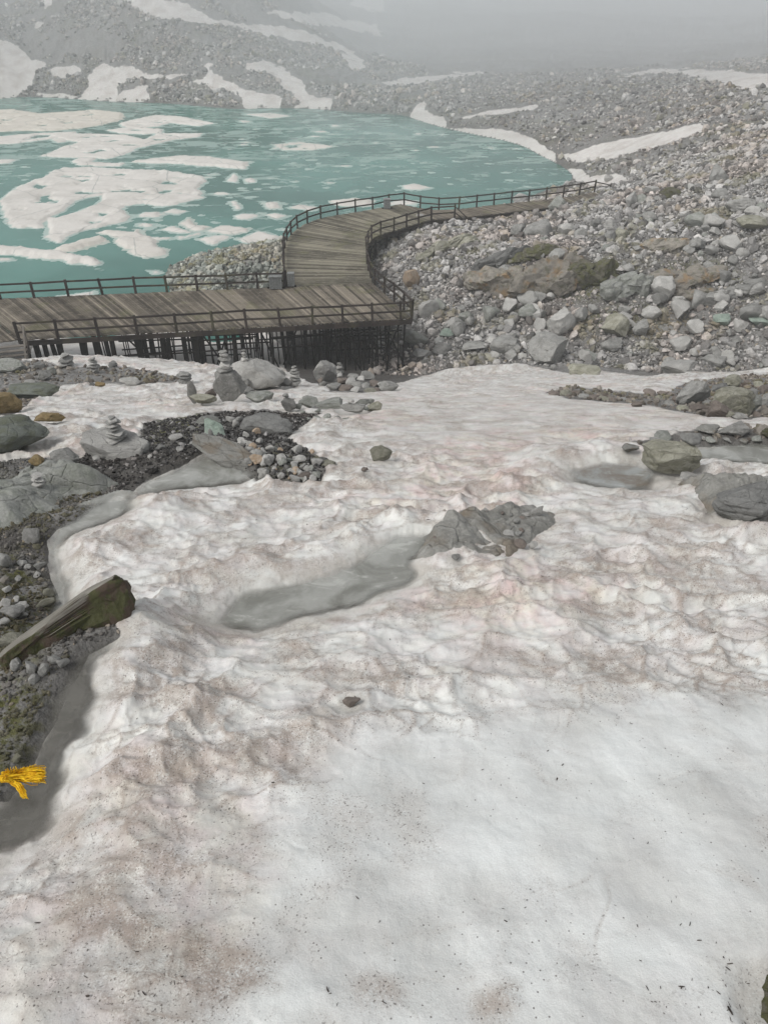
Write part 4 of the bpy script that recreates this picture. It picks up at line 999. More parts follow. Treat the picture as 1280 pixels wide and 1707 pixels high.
# ------------------------------------------------------------------ cairns
def cairn(px, base, h, stones, mat, label, on=None, seed=0, wide=.5):
    if on is None:
        p = at(px, base); z0 = p[2]; x, y = p[0], p[1]
        z0 = ground_top(x, y)
    else:
        tp = top_of(on); x, y = on_z(px, base, tp[2])[:2]; z0 = tp[2] - .05
        x = tp[0] + np.clip(x - tp[0], -on.scale.x * .5, on.scale.x * .5); y = tp[1] + np.clip(y - tp[1], -on.scale.y * .3, on.scale.y * .3)
        # rest on the real top surface of the boulder
        V = np.array([on.matrix_basis @ v.co for v in on.data.vertices]); d = np.hypot(V[:, 0] - x, V[:, 1] - y)
        z0 = V[d < max(.14, d.min() * 1.2), 2].max() - .03
    H = h * depth_of((x, y, z0)) / FPX / math.cos(math.atan2(CAMZ - z0, y)) * .95
    r = empty('cairn', (x, y, z0), label, 'cairn', 'cairns')
    g = np.random.default_rng(seed + 900); hs = np.linspace(1.25, .6, stones) * g.uniform(.8, 1.2, stones); hs *= H / hs.sum(); z = 0
    for i, hh in enumerate(hs):
        f = 1 - i / (stones + .6); w = H * wide * (.45 + .75 * f) * g.uniform(.75, 1.1)
        o = link('stone', rock_mesh(320 + (seed + i) % 8, mat[(i + seed) % len(mat)], 3, lo=.5, hi=.8), r)
        o.scale = (w / 2, w / 2 * g.uniform(.7, .95), hh / 2 * 1.12); o.location = (g.normal() * .012, g.normal() * .012, z + hh / 2); o.rotation_euler = (g.normal() * .07, g.normal() * .07, g.uniform(0, 6)); z += hh
GP = [M_GREY, M_PALE]
bpy.context.view_layer.update()
cairn(195, 732, 40, 8, GP, 'tall tapering cairn of flat stones on the big flat boulder', flat_rock, 1, .75)
cairn(377, 620, 36, 5, GP, 'chunky cairn of four stones balanced on the upright block of rock', cairn_rock, 2, .65)
cairn(398, 602, 18, 4, GP, 'tiny cairn on the shoulder of the biggest boulder', big_b, 3, .6)
cairn(113, 612, 22, 3, [M_GREY], 'low cairn of one big and one round stone beside the rock pile', None, 4, 1.2)
cairn(159, 622, 26, 5, GP, 'small stepped cairn on the bare dirt near the snow crest', None, 5, .7)
cairn(190, 613, 10, 3, [M_DARK], 'little heap of dark stones on bare dirt near the snow crest', None, 6, 1.6)
cairn(493, 646, 32, 6, GP, 'small pale cairn between the biggest boulder and the rubble heap', None, 7, .6)
cairn(566, 624, 20, 3, GP, 'short square cairn on top of the rubble heap', None, 8, .8)
cairn(310, 641, 18, 3, [M_DARK, M_GREY], 'low dark cairn in the snow left of the cairn rock', None, 9, 1.2)
cairn(72, 826, 20, 3, [M_PALE], 'short stack of pale flat stones on the green outcrop', None, 10, 1.1)
def perch(on, w, mat, label, seed):
    Z = depth_of(on.location); W = w * Z / FPX; o = link('stone', rock_mesh(seed, mat, 3)); V = [on.matrix_basis @ v.co for v in on.data.vertices]; t = max(V, key=lambda v: v.z)
    o.scale = (W / 2, W / 2.4, W / 3.2); o.location = (t.x, t.y, t.z + W / 3.6); tag(o, label, 'stone')
bpy.context.view_layer.update()
perch(headed, 11, M_GREY, 'pebble sitting like a head on the dark grey rounded stone', 331)
perch(rb, 34, M_DARK, 'dark blue-grey slate lying on the pale yellow-grey boulder', 334)
perch(tri, 12, M_PALE, 'pebble sitting on the tip of the flat triangular stone', 332)

# ------------------------------------------------------------------ loose stones as masses
PROTO1 = [rock_shape(400 + i, 1, n=8, lo=.5, hi=.85, wob=.35, fine=0) for i in range(10)]
PROTO0 = [(lambda V, F, s: (V * np.random.default_rng(s).uniform(.7, 1.25, (len(V), 1)), F))(*ico(1), 500 + i) for i in range(1)]
def _low(s):
    g = np.random.default_rng(s); bm = bmesh.new(); bmesh.ops.create_icosphere(bm, subdivisions=1, radius=1.0)
    V = np.array([v.co[:] for v in bm.verts]); F = np.array([[v.index for v in f.verts] for f in bm.faces]); bm.free()
    return V * g.uniform(.65, 1.2, (len(V), 1)), F
PROTO0 = [_low(500 + i) for i in range(8)]
def stone_mass(name, X, Y, Zs, size, mat, g, protos, label, cat, tint=None, flat=(.45, .8), sink=.25):
    n = len(X); q = g.normal(size=(n, 4)); q[:, 1:3] *= .45; q /= np.linalg.norm(q, axis=1)[:, None]
    w, x, y, z = q.T
    Rm = np.stack([np.stack([1-2*(y*y+z*z), 2*(x*y-w*z), 2*(x*z+w*y)], -1), np.stack([2*(x*y+w*z), 1-2*(x*x+z*z), 2*(y*z-w*x)], -1), np.stack([2*(x*z-w*y), 2*(y*z+w*x), 1-2*(x*x+y*y)], -1)], 1)
    S3 = np.stack([size * .5, size * .5 * g.uniform(.6, 1, n), size * .5 * g.uniform(*flat, n)], 1)
    tint = g.uniform(0, 1, n) if tint is None else tint
    which = g.integers(len(protos), size=n); Vs, Fs, Ts, off = [], [], [], 0
    for k, (PV, PF) in enumerate(protos):
        m = np.where(which == k)[0]
        if not len(m): continue
        V = np.einsum('nij,nvj->nvi', Rm[m], PV[None] * S3[m][:, None]) + np.stack([X[m], Y[m], Zs[m] + size[m] * (.5 - sink) * .6], 1)[:, None]
        F = PF[None] + (np.arange(len(m)) * len(PV))[:, None, None] + off
        Vs.append(V.reshape(-1, 3)); Fs.append(F.reshape(-1, 3)); Ts.append(np.repeat(tint[m], len(PV))); off += len(m) * len(PV)
    o = link(name, mesh_np(name, np.concatenate(Vs), np.concatenate(Fs), mat, False, dict(tint=np.concatenate(Ts))))
    return stuff(o, label, cat)
def scatter_world(g, n, x0, x1, y0, y1, keep):
    X = g.uniform(x0, x1, n); Y = g.uniform(y0, y1, n); Z = surf(X, Y); k = keep(X, Y, Z); return X[k], Y[k], Z[k]
gs = np.random.default_rng(123)
DECK_KEEP = None
def keep_slope(X, Y, Z):
    px, py = project(X, Y, Z); s = snow_at(X, Y)
    k = (s < .4) & (Z > .1) & (px < 1420)
    k &= ~((px > 470) & (px < 622) & (py < 480)) 
    k &= ~((px > 470) & (px < 690) & (py > 545) & (gs.uniform(size=len(X)) < .6))
    return k
X, Y, Z = scatter_world(gs, 115000, -1.0, 46, 46.5, 96, keep_slope)
sz = np.clip(gs.lognormal(-2.0, .68, len(X)), .05, .85); bg = sz > .30
PROTO2 = [rock_shape(420 + i, 2, n=10, lo=.45, hi=.8, wob=.3, fine=0) for i in range(10)]
stone_mass('scree', X[~bg], Y[~bg], Z[~bg], sz[~bg], M_SCREE, gs, PROTO1, 'fine grey scree covering the slope right of the boardwalk', 'scree', sink=.2)
stone_mass('scree', X[bg], Y[bg], Z[bg], sz[bg], M_SCREE, gs, PROTO2, 'coarser broken stones strewn over the slope right of the boardwalk', 'scree', sink=.25)
X, Y, Z = scatter_world(gs, 36000, 10, 120, 90, 235, lambda X, Y, Z: (snow_at(X, Y) < .06) & (Z > .3))
sz = np.clip(gs.lognormal(-1.05, .55, len(X)), .2, 1.6)
stone_mass('scree', X, Y, Z, sz, M_SCREE, gs, PROTO0, 'hazy grey scree on the far slope beyond the right shore of the lake', 'scree', sink=.2)
X, Y, Z = scatter_world(gs, 85000, -160, 12, 176, 262, lambda X, Y, Z: (snow_at(X, Y) < .06) & (Z > .2) & (fbm(X * .05, Y * .05, 131, 3) + .35 * fbm(X * .2, Y * .2, 133, 2) > -.12))
sz = np.clip(gs.lognormal(-1.15, .65, len(X)), .18, 2.2)
stone_mass('scree', X, Y, Z, sz, M_SCREE, gs, PROTO0, 'dark scree and boulders on the steep hillside across the lake', 'scree', sink=.2)
X, Y, Z = scatter_world(gs, 9000, -23, -1, 59, 89, lambda X, Y, Z: (Z > .02) & (snow_at(X, Y) < .4))
sz = np.clip(gs.lognormal(-1.0, .35, len(X)), .15, .95)
stone_mass('rubble', X, Y, Z, sz, M_SCREE_G, gs, PROTO1, 'bank of pale green-grey rubble between the lake and the boardwalk bend', 'rubble', sink=.15)
# gravel of the near patches
def px_keep(polys):
    def f(X, Y, Z):
        px, py = project(X, Y, Z); s = snow_at(X, Y); w = wsum(polys, px, py, 6)
        return (s < .35) & (w > .5) & (pool_sd(X, Y) < -.02)
    return f
X, Y, Z = scatter_world(gs, 46000, -8.5, -2.5, 3.2, 13.5, px_keep(GRAVEL[:1]))
sz = np.clip(gs.lognormal(-3.75, .55, len(X)), .010, .12)
stone_mass('gravel', X, Y, Z, sz, M_GRAVEL2, gs, PROTO1, 'grey gravel and pebbles of the left bank', 'gravel')
X, Y, Z = scatter_world(gs, 42000, -9, 1, 8.5, 20, px_keep(GRAVEL[1:2]))
sz = np.clip(gs.lognormal(-3.2, .45, len(X)), .02, .16)
stone_mass('gravel', X, Y, Z, sz, M_GRAVEL, gs, PROTO1, 'dark wet gravel of the patch below the tall cairn', 'gravel')
X, Y, Z = scatter_world(gs, 9000, -24, -4, 18, 46, px_keep(GRAVEL[2:3] + GRAVEL[5:]))
sz = np.clip(gs.lognormal(-2.3, .5, len(X)), .05, .45)
stone_mass('gravel', X, Y, Z, sz, M_GRAVEL3, gs, PROTO1, 'brown-grey gravel on the bare dirt near the snow crest', 'gravel')
X, Y, Z = scatter_world(gs, 16000, 4, 26, 10, 44, px_keep(GRAVEL[3:5]))
sz = np.clip(gs.lognormal(-2.3, .5, len(X)), .04, .4)
stone_mass('gravel', X, Y, Z, sz, M_GRAVEL3, gs, PROTO1, 'brown gravel of the rubble streak and the pool edge on the right', 'gravel')
# dark bits of grit on the snow
def fleck_keep(X, Y, Z):
    px, py = project(X, Y, Z); k = (snow_at(X, Y) > .7) & (pool_sd(X, Y) < -.1) & (fbm(X * .9, Y * .9, 141, 3) + .3 * fbm(X * 4, Y * 4, 143, 2) > .02)
    line = np.abs(sdpoly(px, py, [(1128, 1652), (1165, 1632), (1200, 1620), (1255, 1600), (1300, 1585), (1256, 1603), (1201, 1623), (1166, 1635)])) < 5
    line2 = np.abs(sdpoly(px, py, [(905, 1590), (940, 1650), (968, 1707), (942, 1652)])) < 7
    return k & ((py > 1430) | (gs.uniform(size=len(X)) < .35)) | line | (line2 & (gs.uniform(size=len(X)) < .4))
X, Y, Z = scatter_world(gs, 14000, -6, 6, 1.6, 9, fleck_keep)
pk = gs.uniform(size=len(X)) < .22; lx, ly = project(X, Y, Z); pk |= (lx > 1120) & (ly > 1570); X, Y, Z = X[pk], Y[pk], Z[pk]
sz = np.clip(gs.lognormal(-4.45, .5, len(X)), .005, .05)
stone_mass('debris', X, Y, Z, sz, M_FLECK, gs, [(p * np.array([1.5, .45, .45]), f) for p, f in PROTO1], 'dark specks and plant bits scattered on the snow', 'debris', flat=(.3, .6), sink=.3)
# ------------------------------------------------------------------ boardwalk
def dz_pt(px, py, z=ZDECK): return on_z(px, py, z)
def resample(pts, n):
    pts = np.asarray(pts, float); d = np.concatenate([[0], np.cumsum(np.linalg.norm(np.diff(pts, axis=0), axis=1))])
    s = np.linspace(0, d[-1], n); return np.stack([np.interp(s, d, pts[:, k]) for k in range(3)], 1)
def smooth_line(pts, n=200, it=2):
    p = np.asarray(pts, float)
    for _ in range(it):
        q = [p[0]]
        for a, b in zip(p[:-1], p[1:]): q += [a * .75 + b * .25, a * .25 + b * .75]
        q.append(p[-1]); p = np.array(q)
    return resample(p, n)
def length(p): return float(np.linalg.norm(np.diff(p, axis=0), axis=1).sum())
F0, F1 = dz_pt(33, 566), dz_pt(686, 530)
fd = (F1 - F0) / np.linalg.norm(F1 - F0)
B0, B1 = dz_pt(0, 498), dz_pt(622, 472)
bd = (B1 - B0) / np.linalg.norm(B1 - B0)
front = np.array([F0, F1]); back = np.array([B0 - bd * 9, B1])
back_short = np.array([B0 + bd * (-2.0), B1])
Lc = smooth_line([dz_pt(478, 478), dz_pt(474, 450), dz_pt(473, 425), dz_pt(477, 402), dz_pt(489, 386), dz_pt(508, 373), dz_pt(540, 362), dz_pt(585, 355), dz_pt(627, 348), dz_pt(667, 340)])
Rc = smooth_line([dz_pt(621, 472), dz_pt(612, 446), dz_pt(611, 424), dz_pt(613, 408), dz_pt(620, 397), dz_pt(636, 390), dz_pt(659, 384), dz_pt(681, 377), dz_pt(701, 371), dz_pt(720, 366)])
Wo = smooth_line([dz_pt(667, 340), dz_pt(690, 345), dz_pt(719, 350), dz_pt(763, 349), dz_pt(826, 341), dz_pt(898, 334), dz_pt(960, 326, 5.9), dz_pt(990, 320, 6.0)], 200, 1)
Wi = Wo + np.array([.4, -3.0, 0]); Wi[0] = Rc[-1]; Wi = smooth_line([Rc[-1], Wi[70], Wi[110], Wi[150], Wi[199]], 200, 1)
bw = empty('boardwalk', ((F0 + F1) / 2), 'weathered wooden boardwalk that runs along the lake and bends away up the shore', 'boardwalk')
def planks(P, Q, n, mat, name, seed, thick=.06, gap=.08, over=.0):
    g = np.random.default_rng(seed); m = MB(); A = resample(P, n + 1); B = resample(Q, n + 1)
    for i in range(n):
        e = gap * .5
        a0 = A[i] * (1 - e) + A[i + 1] * e; a1 = A[i] * e + A[i + 1] * (1 - e); b0 = B[i] * (1 - e) + B[i + 1] * e; b1 = B[i] * e + B[i + 1] * (1 - e)
        dv = (b0 - a0) / np.linalg.norm(b0 - a0); j0, j1 = g.uniform(-.05, .05), g.uniform(-.05, .05); up = np.array([0, 0, g.normal() * .006])
        a0, a1, b0, b1 = a0 + dv * j0 + up, a1 + dv * j0 + up, b0 + dv * j1 + up, b1 + dv * j1 + up; dn = np.array([0, 0, -thick])
        m.hexa([a0 + dn, a1 + dn, b1 + dn, b0 + dn, a0, a1, b1, b0], float(np.clip(g.normal(.45, .28), 0, 1)))
    return m.build(name, mat, bw)
nf = int(length(front) / .16)
planks(front, back_short, nf, M_DECK, 'deck', 1)
x_ext = planks(np.array([F0 - fd * 8 + np.array([0, -1.5, 0]), F0 - fd * .05]), np.array([B0 - bd * 9, B0 - bd * 2.05]), 48, M_DECK, 'deck', 2)
planks(Lc, Rc, 118, M_DECKG, 'deck', 3)
planks(Wo + np.array([0, 0, .0]), Wi, 130, M_DECK, 'deck', 4)
def edge(pts, name, drop=.10, h=.30, w=.10, mat=M_RAIL, n=30, parent=None):
    p = resample(pts, n); m = MB(); g = np.random.default_rng(n)
    for a, b in zip(p[:-1], p[1:]): m.bar(a - [0, 0, drop + h / 2], b - [0, 0, drop + h / 2], w, h, g.uniform(.2, .8))
    return m.build(name, mat, parent or bw)
off = np.array([.0, -.03, 0])
edge(front + off, 'edge_beam'); edge(np.array([B0 - bd * 9, B1]), 'edge_beam'); edge(np.array([F1, B1]), 'edge_beam', n=12)
edge(Lc, 'edge_beam', n=50); edge(Rc, 'edge_beam', n=50); edge(Wo, 'edge_beam', n=40); edge(Wi, 'edge_beam', n=40)
for k in range(5):
    f = (k + 1) / 6; a = F0 * (1 - f) + back_short[0] * f; b = F1 * (1 - f) + B1 * f
    edge(np.array([a, b]), 'joist', .065, .22, .12, M_PILE, 12)

# ------------------------------------------------------------------ railings
def railing(name, pts, label, group, spacing=2.05, posts=None, hh=1.05, lean=0.0, mat=M_RAIL, seed=0):
    g = np.random.default_rng(seed); L = length(np.asarray(pts)); n = max(2, int(round(L / spacing)) + 1)
    P = resample(pts, n) if posts is None else np.asarray(posts)
    r = empty(name, P[0], label, 'railing', group)
    tops = []
    for p in P:
        lx, ly = g.normal(0, .03) + lean, g.normal(0, .03)
        a = p + [0, 0, -.25]; b = p + [lx, ly, hh + .09 + g.normal(0, .02)]
        m = MB(); m.bar(a, b, .14, .14, g.uniform(.2, .8), up=(0, 1, 0)); m.build('post', mat, r); tops.append((p, b - p))
    for nm, f in (('top_rail', .90), ('lower_rail', .42)):
        m = MB()
        for (p, v), (q, u) in zip(tops[:-1], tops[1:]):
            a = p + v * f; b = q + u * f; e = (b - a) * .03
            j = g.normal(0, .015); m.bar(a - e + [0, 0, j], b + e + [0, 0, -j], .09, .105, g.uniform(.2, .9))
        m.build(nm, mat, r)
    return r
back_pts = [dz_pt(x, y) for x, y in ((-170,508),(-110,504),(-54,501),(2,499),(58,497),(115,494),(172,491),(227,489),(279,487),(330,485),(380,483),(430,481),(474,480))]
railing('railing', back_pts, 'straight dark railing along the lake side of the platform', 'railings of the boardwalk', posts=back_pts, seed=1)
fpx = (33, 94, 159, 222, 286, 346, 402, 459, 514, 566, 617, 667)
fp = [F0 + (F1 - F0) * (np.clip((x - 33) / (686 - 33), 0, 1) * 1.0) + [0, -.02, 0] for x in fpx]
fp.append(F1 + [0, -.02, 0])
railing('railing', fp, 'straight weathered railing along the front edge of the platform above the scaffolding', 'railings of the boardwalk', posts=fp, seed=2, lean=-.03)
inner = np.concatenate([[F1 + [.02, .3, 0], dz_pt(676, 515), dz_pt(658, 500), dz_pt(640, 486)], Rc[::3]])
railing('railing', inner, 'curved railing from the platform corner round the inner side of the bend', 'railings of the boardwalk', 1.7, seed=3)
outer = np.concatenate([Lc, Wo[2:]])
railing('railing', outer, 'long railing on the lake side of the bend, running on to the far end', 'railings of the boardwalk', 1.95, seed=4)
railing('railing', [dz_pt(719, 366), dz_pt(738, 365), dz_pt(757, 363)], 'short railing on the land side of the far walkway beside the steps', 'railings of the boardwalk', 1.6, seed=5)
# handrail dropping from the far walkway to the slope, with a pale board at its foot
m = MB(); q = dz_pt(757, 363); e = at(777, 372)
hr = empty('step_handrail', q, 'sloping handrail with a pale board dropping from the far walkway to the rocks', 'handrail')
m.bar(q + [0, 0, 1.0], e + [0, 0, .5], .09, .09); m.bar(q + [0, 0, .5], e + [0, 0, .1], .09, .09); m.build('rail', M_RAIL, hr)
m = MB(); m.bar(e + [0, 0, -.3], e + [0, 0, .6], .1, .1); m.build('post', M_RAIL, hr)
m = MB(); m.bar(dz_pt(759, 366) + [0, 0, -.1], e + [-.2, -.2, .05], .6, .05, .9); m.build('board', M_STEP, hr)
# far end: railing ends with a falling rail
m = MB(); q = Wo[-1]; e2 = at(1016, 318)
er = empty('end_rail', q, 'slanting end rail where the far walkway meets the scree', 'handrail')
m.bar(q + [0, 0, .95], e2 + [0, 0, .55], .09, .09); m.build('rail', M_RAIL, er)
m = MB(); m.bar(e2 + [0, 0, -.4], e2 + [0, 0, .7], .11, .11); m.build('post', M_RAIL, er)

# metal bins by the railing
def bin_at(px, py, w, h, label):
    p = dz_pt(px, py); r = empty('litter_bin', p, label, 'bin')
    m = MB(); n = 5
    for sx in (-1, 1):
        for k in range(n): m.bar(p + [-w/2 + w*k/(n-1), sx*w*.4, .08], p + [-w/2 + w*k/(n-1), sx*w*.4, h], .05, .04)
    for sy in (-1, 1):
        for k in range(3): m.bar(p + [sy*w*.5, -w*.3 + w*.3*k, .08], p + [sy*w*.5, -w*.3 + w*.3*k, h], .05, .04)
    m.build('slats', M_METAL, r)
    m = MB(); m.bar(p + [-w*.44, 0, h*.5], p + [w*.44, 0, h*.5], w*.7, h*.86); m.build('liner', M_METAL, r)
    m = MB(); m.bar(p + [-w*.56, 0, h + .03], p + [w*.56, 0, h + .03], w*.95, .06); m.build('lid', M_METAL, r)
    m = MB()
    for sx in (-1, 1): m.bar(p + [sx*w*.45, 0, 0], p + [sx*w*.45, 0, .12], w*.7, .06)
    m.build('foot', M_PILE, r)
bin_at(645, 348, .62, .85, 'grey metal litter bin against the railing at the top of the bend')
bin_at(461, 481, .80, .90, 'grey slatted metal litter bin outside the corner where platform and bend meet')
bin_at(486, 478, .42, .95, 'narrow grey metal bin standing inside the corner where platform and bend meet')

# ------------------------------------------------------------------ piles and scaffolding below the platform
def ground(p): return float(T(np.array([p[0]]), np.array([p[1]]))[0])
gw = np.random.default_rng(9)
def post_down(m, p, top, w, lean=(0, 0), round_=False):
    a = np.array([p[0], p[1], top]); gz_ = ground(p); b = np.array([p[0] + lean[0], p[1] + lean[1], gz_ - .4])
    if round_: m.tube([a, b], w / 2, gw.uniform(.1, .9), 6)
    else: m.bar(a, b, w, w, gw.uniform(.1, .9), up=(0, 1, 0))
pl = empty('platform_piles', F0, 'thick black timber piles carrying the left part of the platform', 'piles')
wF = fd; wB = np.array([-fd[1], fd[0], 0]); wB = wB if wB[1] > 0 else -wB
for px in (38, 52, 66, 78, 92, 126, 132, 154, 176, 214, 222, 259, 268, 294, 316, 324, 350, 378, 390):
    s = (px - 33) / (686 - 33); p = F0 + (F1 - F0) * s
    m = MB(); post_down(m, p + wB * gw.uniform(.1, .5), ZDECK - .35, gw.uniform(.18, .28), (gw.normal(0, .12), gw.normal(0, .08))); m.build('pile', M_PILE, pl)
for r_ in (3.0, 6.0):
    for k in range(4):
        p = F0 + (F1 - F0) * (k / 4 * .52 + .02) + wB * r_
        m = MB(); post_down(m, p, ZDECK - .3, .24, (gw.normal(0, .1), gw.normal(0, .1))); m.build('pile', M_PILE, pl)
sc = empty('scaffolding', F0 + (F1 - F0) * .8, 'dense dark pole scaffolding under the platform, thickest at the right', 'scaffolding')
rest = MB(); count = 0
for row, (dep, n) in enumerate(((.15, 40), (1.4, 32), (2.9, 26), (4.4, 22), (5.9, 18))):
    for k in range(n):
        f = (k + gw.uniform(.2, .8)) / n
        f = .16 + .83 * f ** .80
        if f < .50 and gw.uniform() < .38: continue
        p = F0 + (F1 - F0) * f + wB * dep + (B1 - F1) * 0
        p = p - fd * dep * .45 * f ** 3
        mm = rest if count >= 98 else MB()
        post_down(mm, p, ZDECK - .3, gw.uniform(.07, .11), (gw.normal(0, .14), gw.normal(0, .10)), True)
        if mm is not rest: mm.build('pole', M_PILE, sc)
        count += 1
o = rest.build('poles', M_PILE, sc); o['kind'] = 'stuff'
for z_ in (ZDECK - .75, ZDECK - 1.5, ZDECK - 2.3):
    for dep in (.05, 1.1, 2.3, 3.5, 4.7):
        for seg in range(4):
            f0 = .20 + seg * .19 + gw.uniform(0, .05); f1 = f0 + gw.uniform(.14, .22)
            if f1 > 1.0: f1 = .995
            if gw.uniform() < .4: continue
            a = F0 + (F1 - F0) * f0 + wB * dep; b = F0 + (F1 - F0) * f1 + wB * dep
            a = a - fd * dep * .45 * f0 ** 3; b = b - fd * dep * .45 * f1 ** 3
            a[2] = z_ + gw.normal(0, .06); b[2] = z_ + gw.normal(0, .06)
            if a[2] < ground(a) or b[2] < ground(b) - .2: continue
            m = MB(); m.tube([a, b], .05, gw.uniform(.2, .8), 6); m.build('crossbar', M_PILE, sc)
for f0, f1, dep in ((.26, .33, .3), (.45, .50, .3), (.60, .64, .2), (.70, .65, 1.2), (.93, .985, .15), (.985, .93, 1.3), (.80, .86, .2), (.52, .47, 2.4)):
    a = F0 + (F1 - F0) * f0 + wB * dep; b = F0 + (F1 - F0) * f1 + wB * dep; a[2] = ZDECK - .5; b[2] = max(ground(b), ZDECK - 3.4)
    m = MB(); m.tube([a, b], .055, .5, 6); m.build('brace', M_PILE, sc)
# piles of the bend and of the far walkway
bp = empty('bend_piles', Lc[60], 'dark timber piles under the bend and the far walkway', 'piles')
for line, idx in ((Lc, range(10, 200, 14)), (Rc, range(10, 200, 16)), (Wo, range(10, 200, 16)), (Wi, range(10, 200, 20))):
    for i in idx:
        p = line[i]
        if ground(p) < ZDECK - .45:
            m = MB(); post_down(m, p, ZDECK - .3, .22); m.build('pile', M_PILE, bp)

# ------------------------------------------------------------------ broken stairway at the left end
s0 = dz_pt(6, 572); st = empty('broken_stairway', s0, 'old grey wooden stairway with broken handrail dropping from the left end of the platform', 'stairway')
sd = np.array([.28, -1.0, 0]); sd /= np.linalg.norm(sd); sw = np.array([1.0, .28, 0]); sw /= np.linalg.norm(sw)
for k in range(11):
    c = s0 + sd * (.25 + .30 * k) - np.array([0, 0, .17 * (k + 1)])
    m = MB(); m.bar(c - sw * 1.3, c + sw * 1.3, .28, .05, gw.uniform(.2, .9)); m.build('tread', M_STEP, st)
for sgn in (-1.35, 1.35):
    a = s0 + sw * sgn - np.array([0, 0, .12]); b = a + sd * 3.6 - np.array([0, 0, 2.05])
    m = MB(); m.bar(a, b, .08, .30); m.build('stringer', M_RAIL, st)
    for k, hh in ((0, 1.1), (1, 1.0), (2, .9)):
        p = a + (b - a) * (k * .45 + .05); m = MB(); m.bar(p - [0, 0, .5], p + [gw.normal(0, .1), gw.normal(0, .1), hh], .12, .12, .5, up=(0, 1, 0)); m.build('post', M_STEP, st)
    m = MB(); m.bar(a + [0, 0, 1.05], b + [gw.normal(0, .1), 0, .55], .09, .11, .9); m.build('handrail', M_STEP, st)
for k in range(4):
    p = s0 - sw * (.2 + .4 * k) + sd * (.8 + .35 * k) - [0, 0, .5]; m = MB()
    m.bar(p + [-.35, -.2, .75], p + [.5, -.5, -.35], .07, .09, .8); m.build('broken_board', M_STEP, st)
# ------------------------------------------------------------------ ice floes
def c8(pts): return [(x / 2.667, y / 2.667 + 170) for x, y in pts]
def floe(pts, label, brown=0.0, thick=.30, holes=(), group='ice floes', name='ice_floe', seed=0, wob=1.0, flatness=1.0):
    W = np.array([on_z(px, py, .1)[:2] for px, py in pts]); mn, mx = W.min(0) - 1.4, W.max(0) + 1.4
    size = mx - mn; nx = int(np.clip(size[0] / .18, 14, 170)); ny = int(np.clip(size[1] / .28, 12, 110))
    gx_, gy_ = np.meshgrid(np.linspace(mn[0], mx[0], nx), np.linspace(mn[1], mx[1], ny))
    sc = min(1.0, max(size.min() / 6, .12)) * wob
    k = 1.1 / max(sc, .3)
    sd = sdpoly(gx_, gy_, W) + sc * (.75 * fbm(gx_ * k * .6, gy_ * k * .6, 200 + seed, 4) + .25 * fbm(gx_ * k * 2, gy_ * k * 2, 205 + seed, 2))
    Hh = []
    for hp in holes:
        Wh = np.array([on_z(px, py, .1)[:2] for px, py in hp]); sd = np.minimum(sd, -sdpoly(gx_, gy_, Wh) + .35 * fbm(gx_ * .5, gy_ * .5, 230 + seed, 3))
    soft = min(.55, size.min() * .12) + .05
    thick = thick * .72; sk = .35 + .5 * fbm(gx_ * .6, gy_ * .6, 290 + seed, 3)
    z = -.14 + .152 * sstep(-sk - .3, -sk, sd) + thick * sstep(-.05, soft, sd) * (1 + .35 * fbm(gx_ * .35, gy_ * .5, 260 + seed, 4)) - .30 * flatness * sstep(.04, .38, fbm(gx_ * .22, gy_ * .3, 270 + seed, 4)) * sstep(.6, 2, sd)
    z = z + .03 * fbm(gx_ * 2, gy_ * 2, 280, 3)
    i = np.arange((ny - 1) * nx).reshape(ny - 1, nx)[:, :-1].ravel(); F = np.stack([i, i + 1, i + nx + 1, i + nx], 1)
    s1 = sd.ravel(); keep = s1[F].max(1) > -1.3; F = F[keep]
    used = np.unique(F); rm = np.full(nx * ny, -1); rm[used] = np.arange(len(used))
    V = np.stack([gx_.ravel(), gy_.ravel(), z.ravel()], 1)[used]; c = np.array([*V[:, :2].mean(0), 0]); 
    me = mesh_np(name, V - c, rm[F], M_ICE, True, dict(tint=np.clip((V[:, 2] - .005) / .16, 0, 1), brown=np.full(len(V), brown)))
    o = link(name, me, None, c); tag(o, label, 'ice floe', group); return o
floe(c8([(0,440),(30,410),(90,370),(160,345),(200,330),(230,308),(280,293),(420,290),(580,300),(740,303),(820,318),(900,330),(925,350),(880,385),(905,402),(900,424),(820,445),(730,465),(640,450),(545,462),(578,518),(555,535),(480,545),(380,570),(310,590),(268,622),(200,602),(210,560),(60,555),(20,510)]),
     'largest ice floe, with a curved melt hole through its middle', holes=[c8([(222,512),(290,482),(340,436),(400,422),(455,414),(450,440),(410,462),(330,492),(250,516)]), c8([(195,540),(212,520),(218,590),(196,580)])], seed=1, thick=.34)
floe(c8([(-60,38),(60,33),(180,52),(330,42),(430,34),(545,48),(548,75),(450,100),(340,116),(200,127),(100,125),(-60,132)]), 'dirty tan ice sheet at the far left of the lake', .75, seed=2)
floe(c8([(-60,158),(160,140),(340,133),(330,150),(200,167),(80,182),(-60,190)]), 'thin pale ice strip right below the tan ice sheet', seed=3)
floe(c8([(180,240),(280,200),(350,180),(250,160),(330,140),(470,143),(560,145),(640,166),(700,140),(905,139),(880,156),(770,167),(690,187),(620,202),(560,232),(470,252),(380,245),(300,246)]), 'ragged grey-white floe between the largest floe and the tan ice sheet', seed=4)
floe(c8([(478,125),(560,114),(720,118),(725,136),(640,142),(540,138)]), 'small pale floe on the upper side of the ragged floe', seed=5)
floe(c8([(530,96),(580,80),(690,58),(800,63),(955,93),(880,107),(760,92),(700,107),(620,117),(556,112)]), 'wedge-shaped pale floe near the far shore', seed=6)
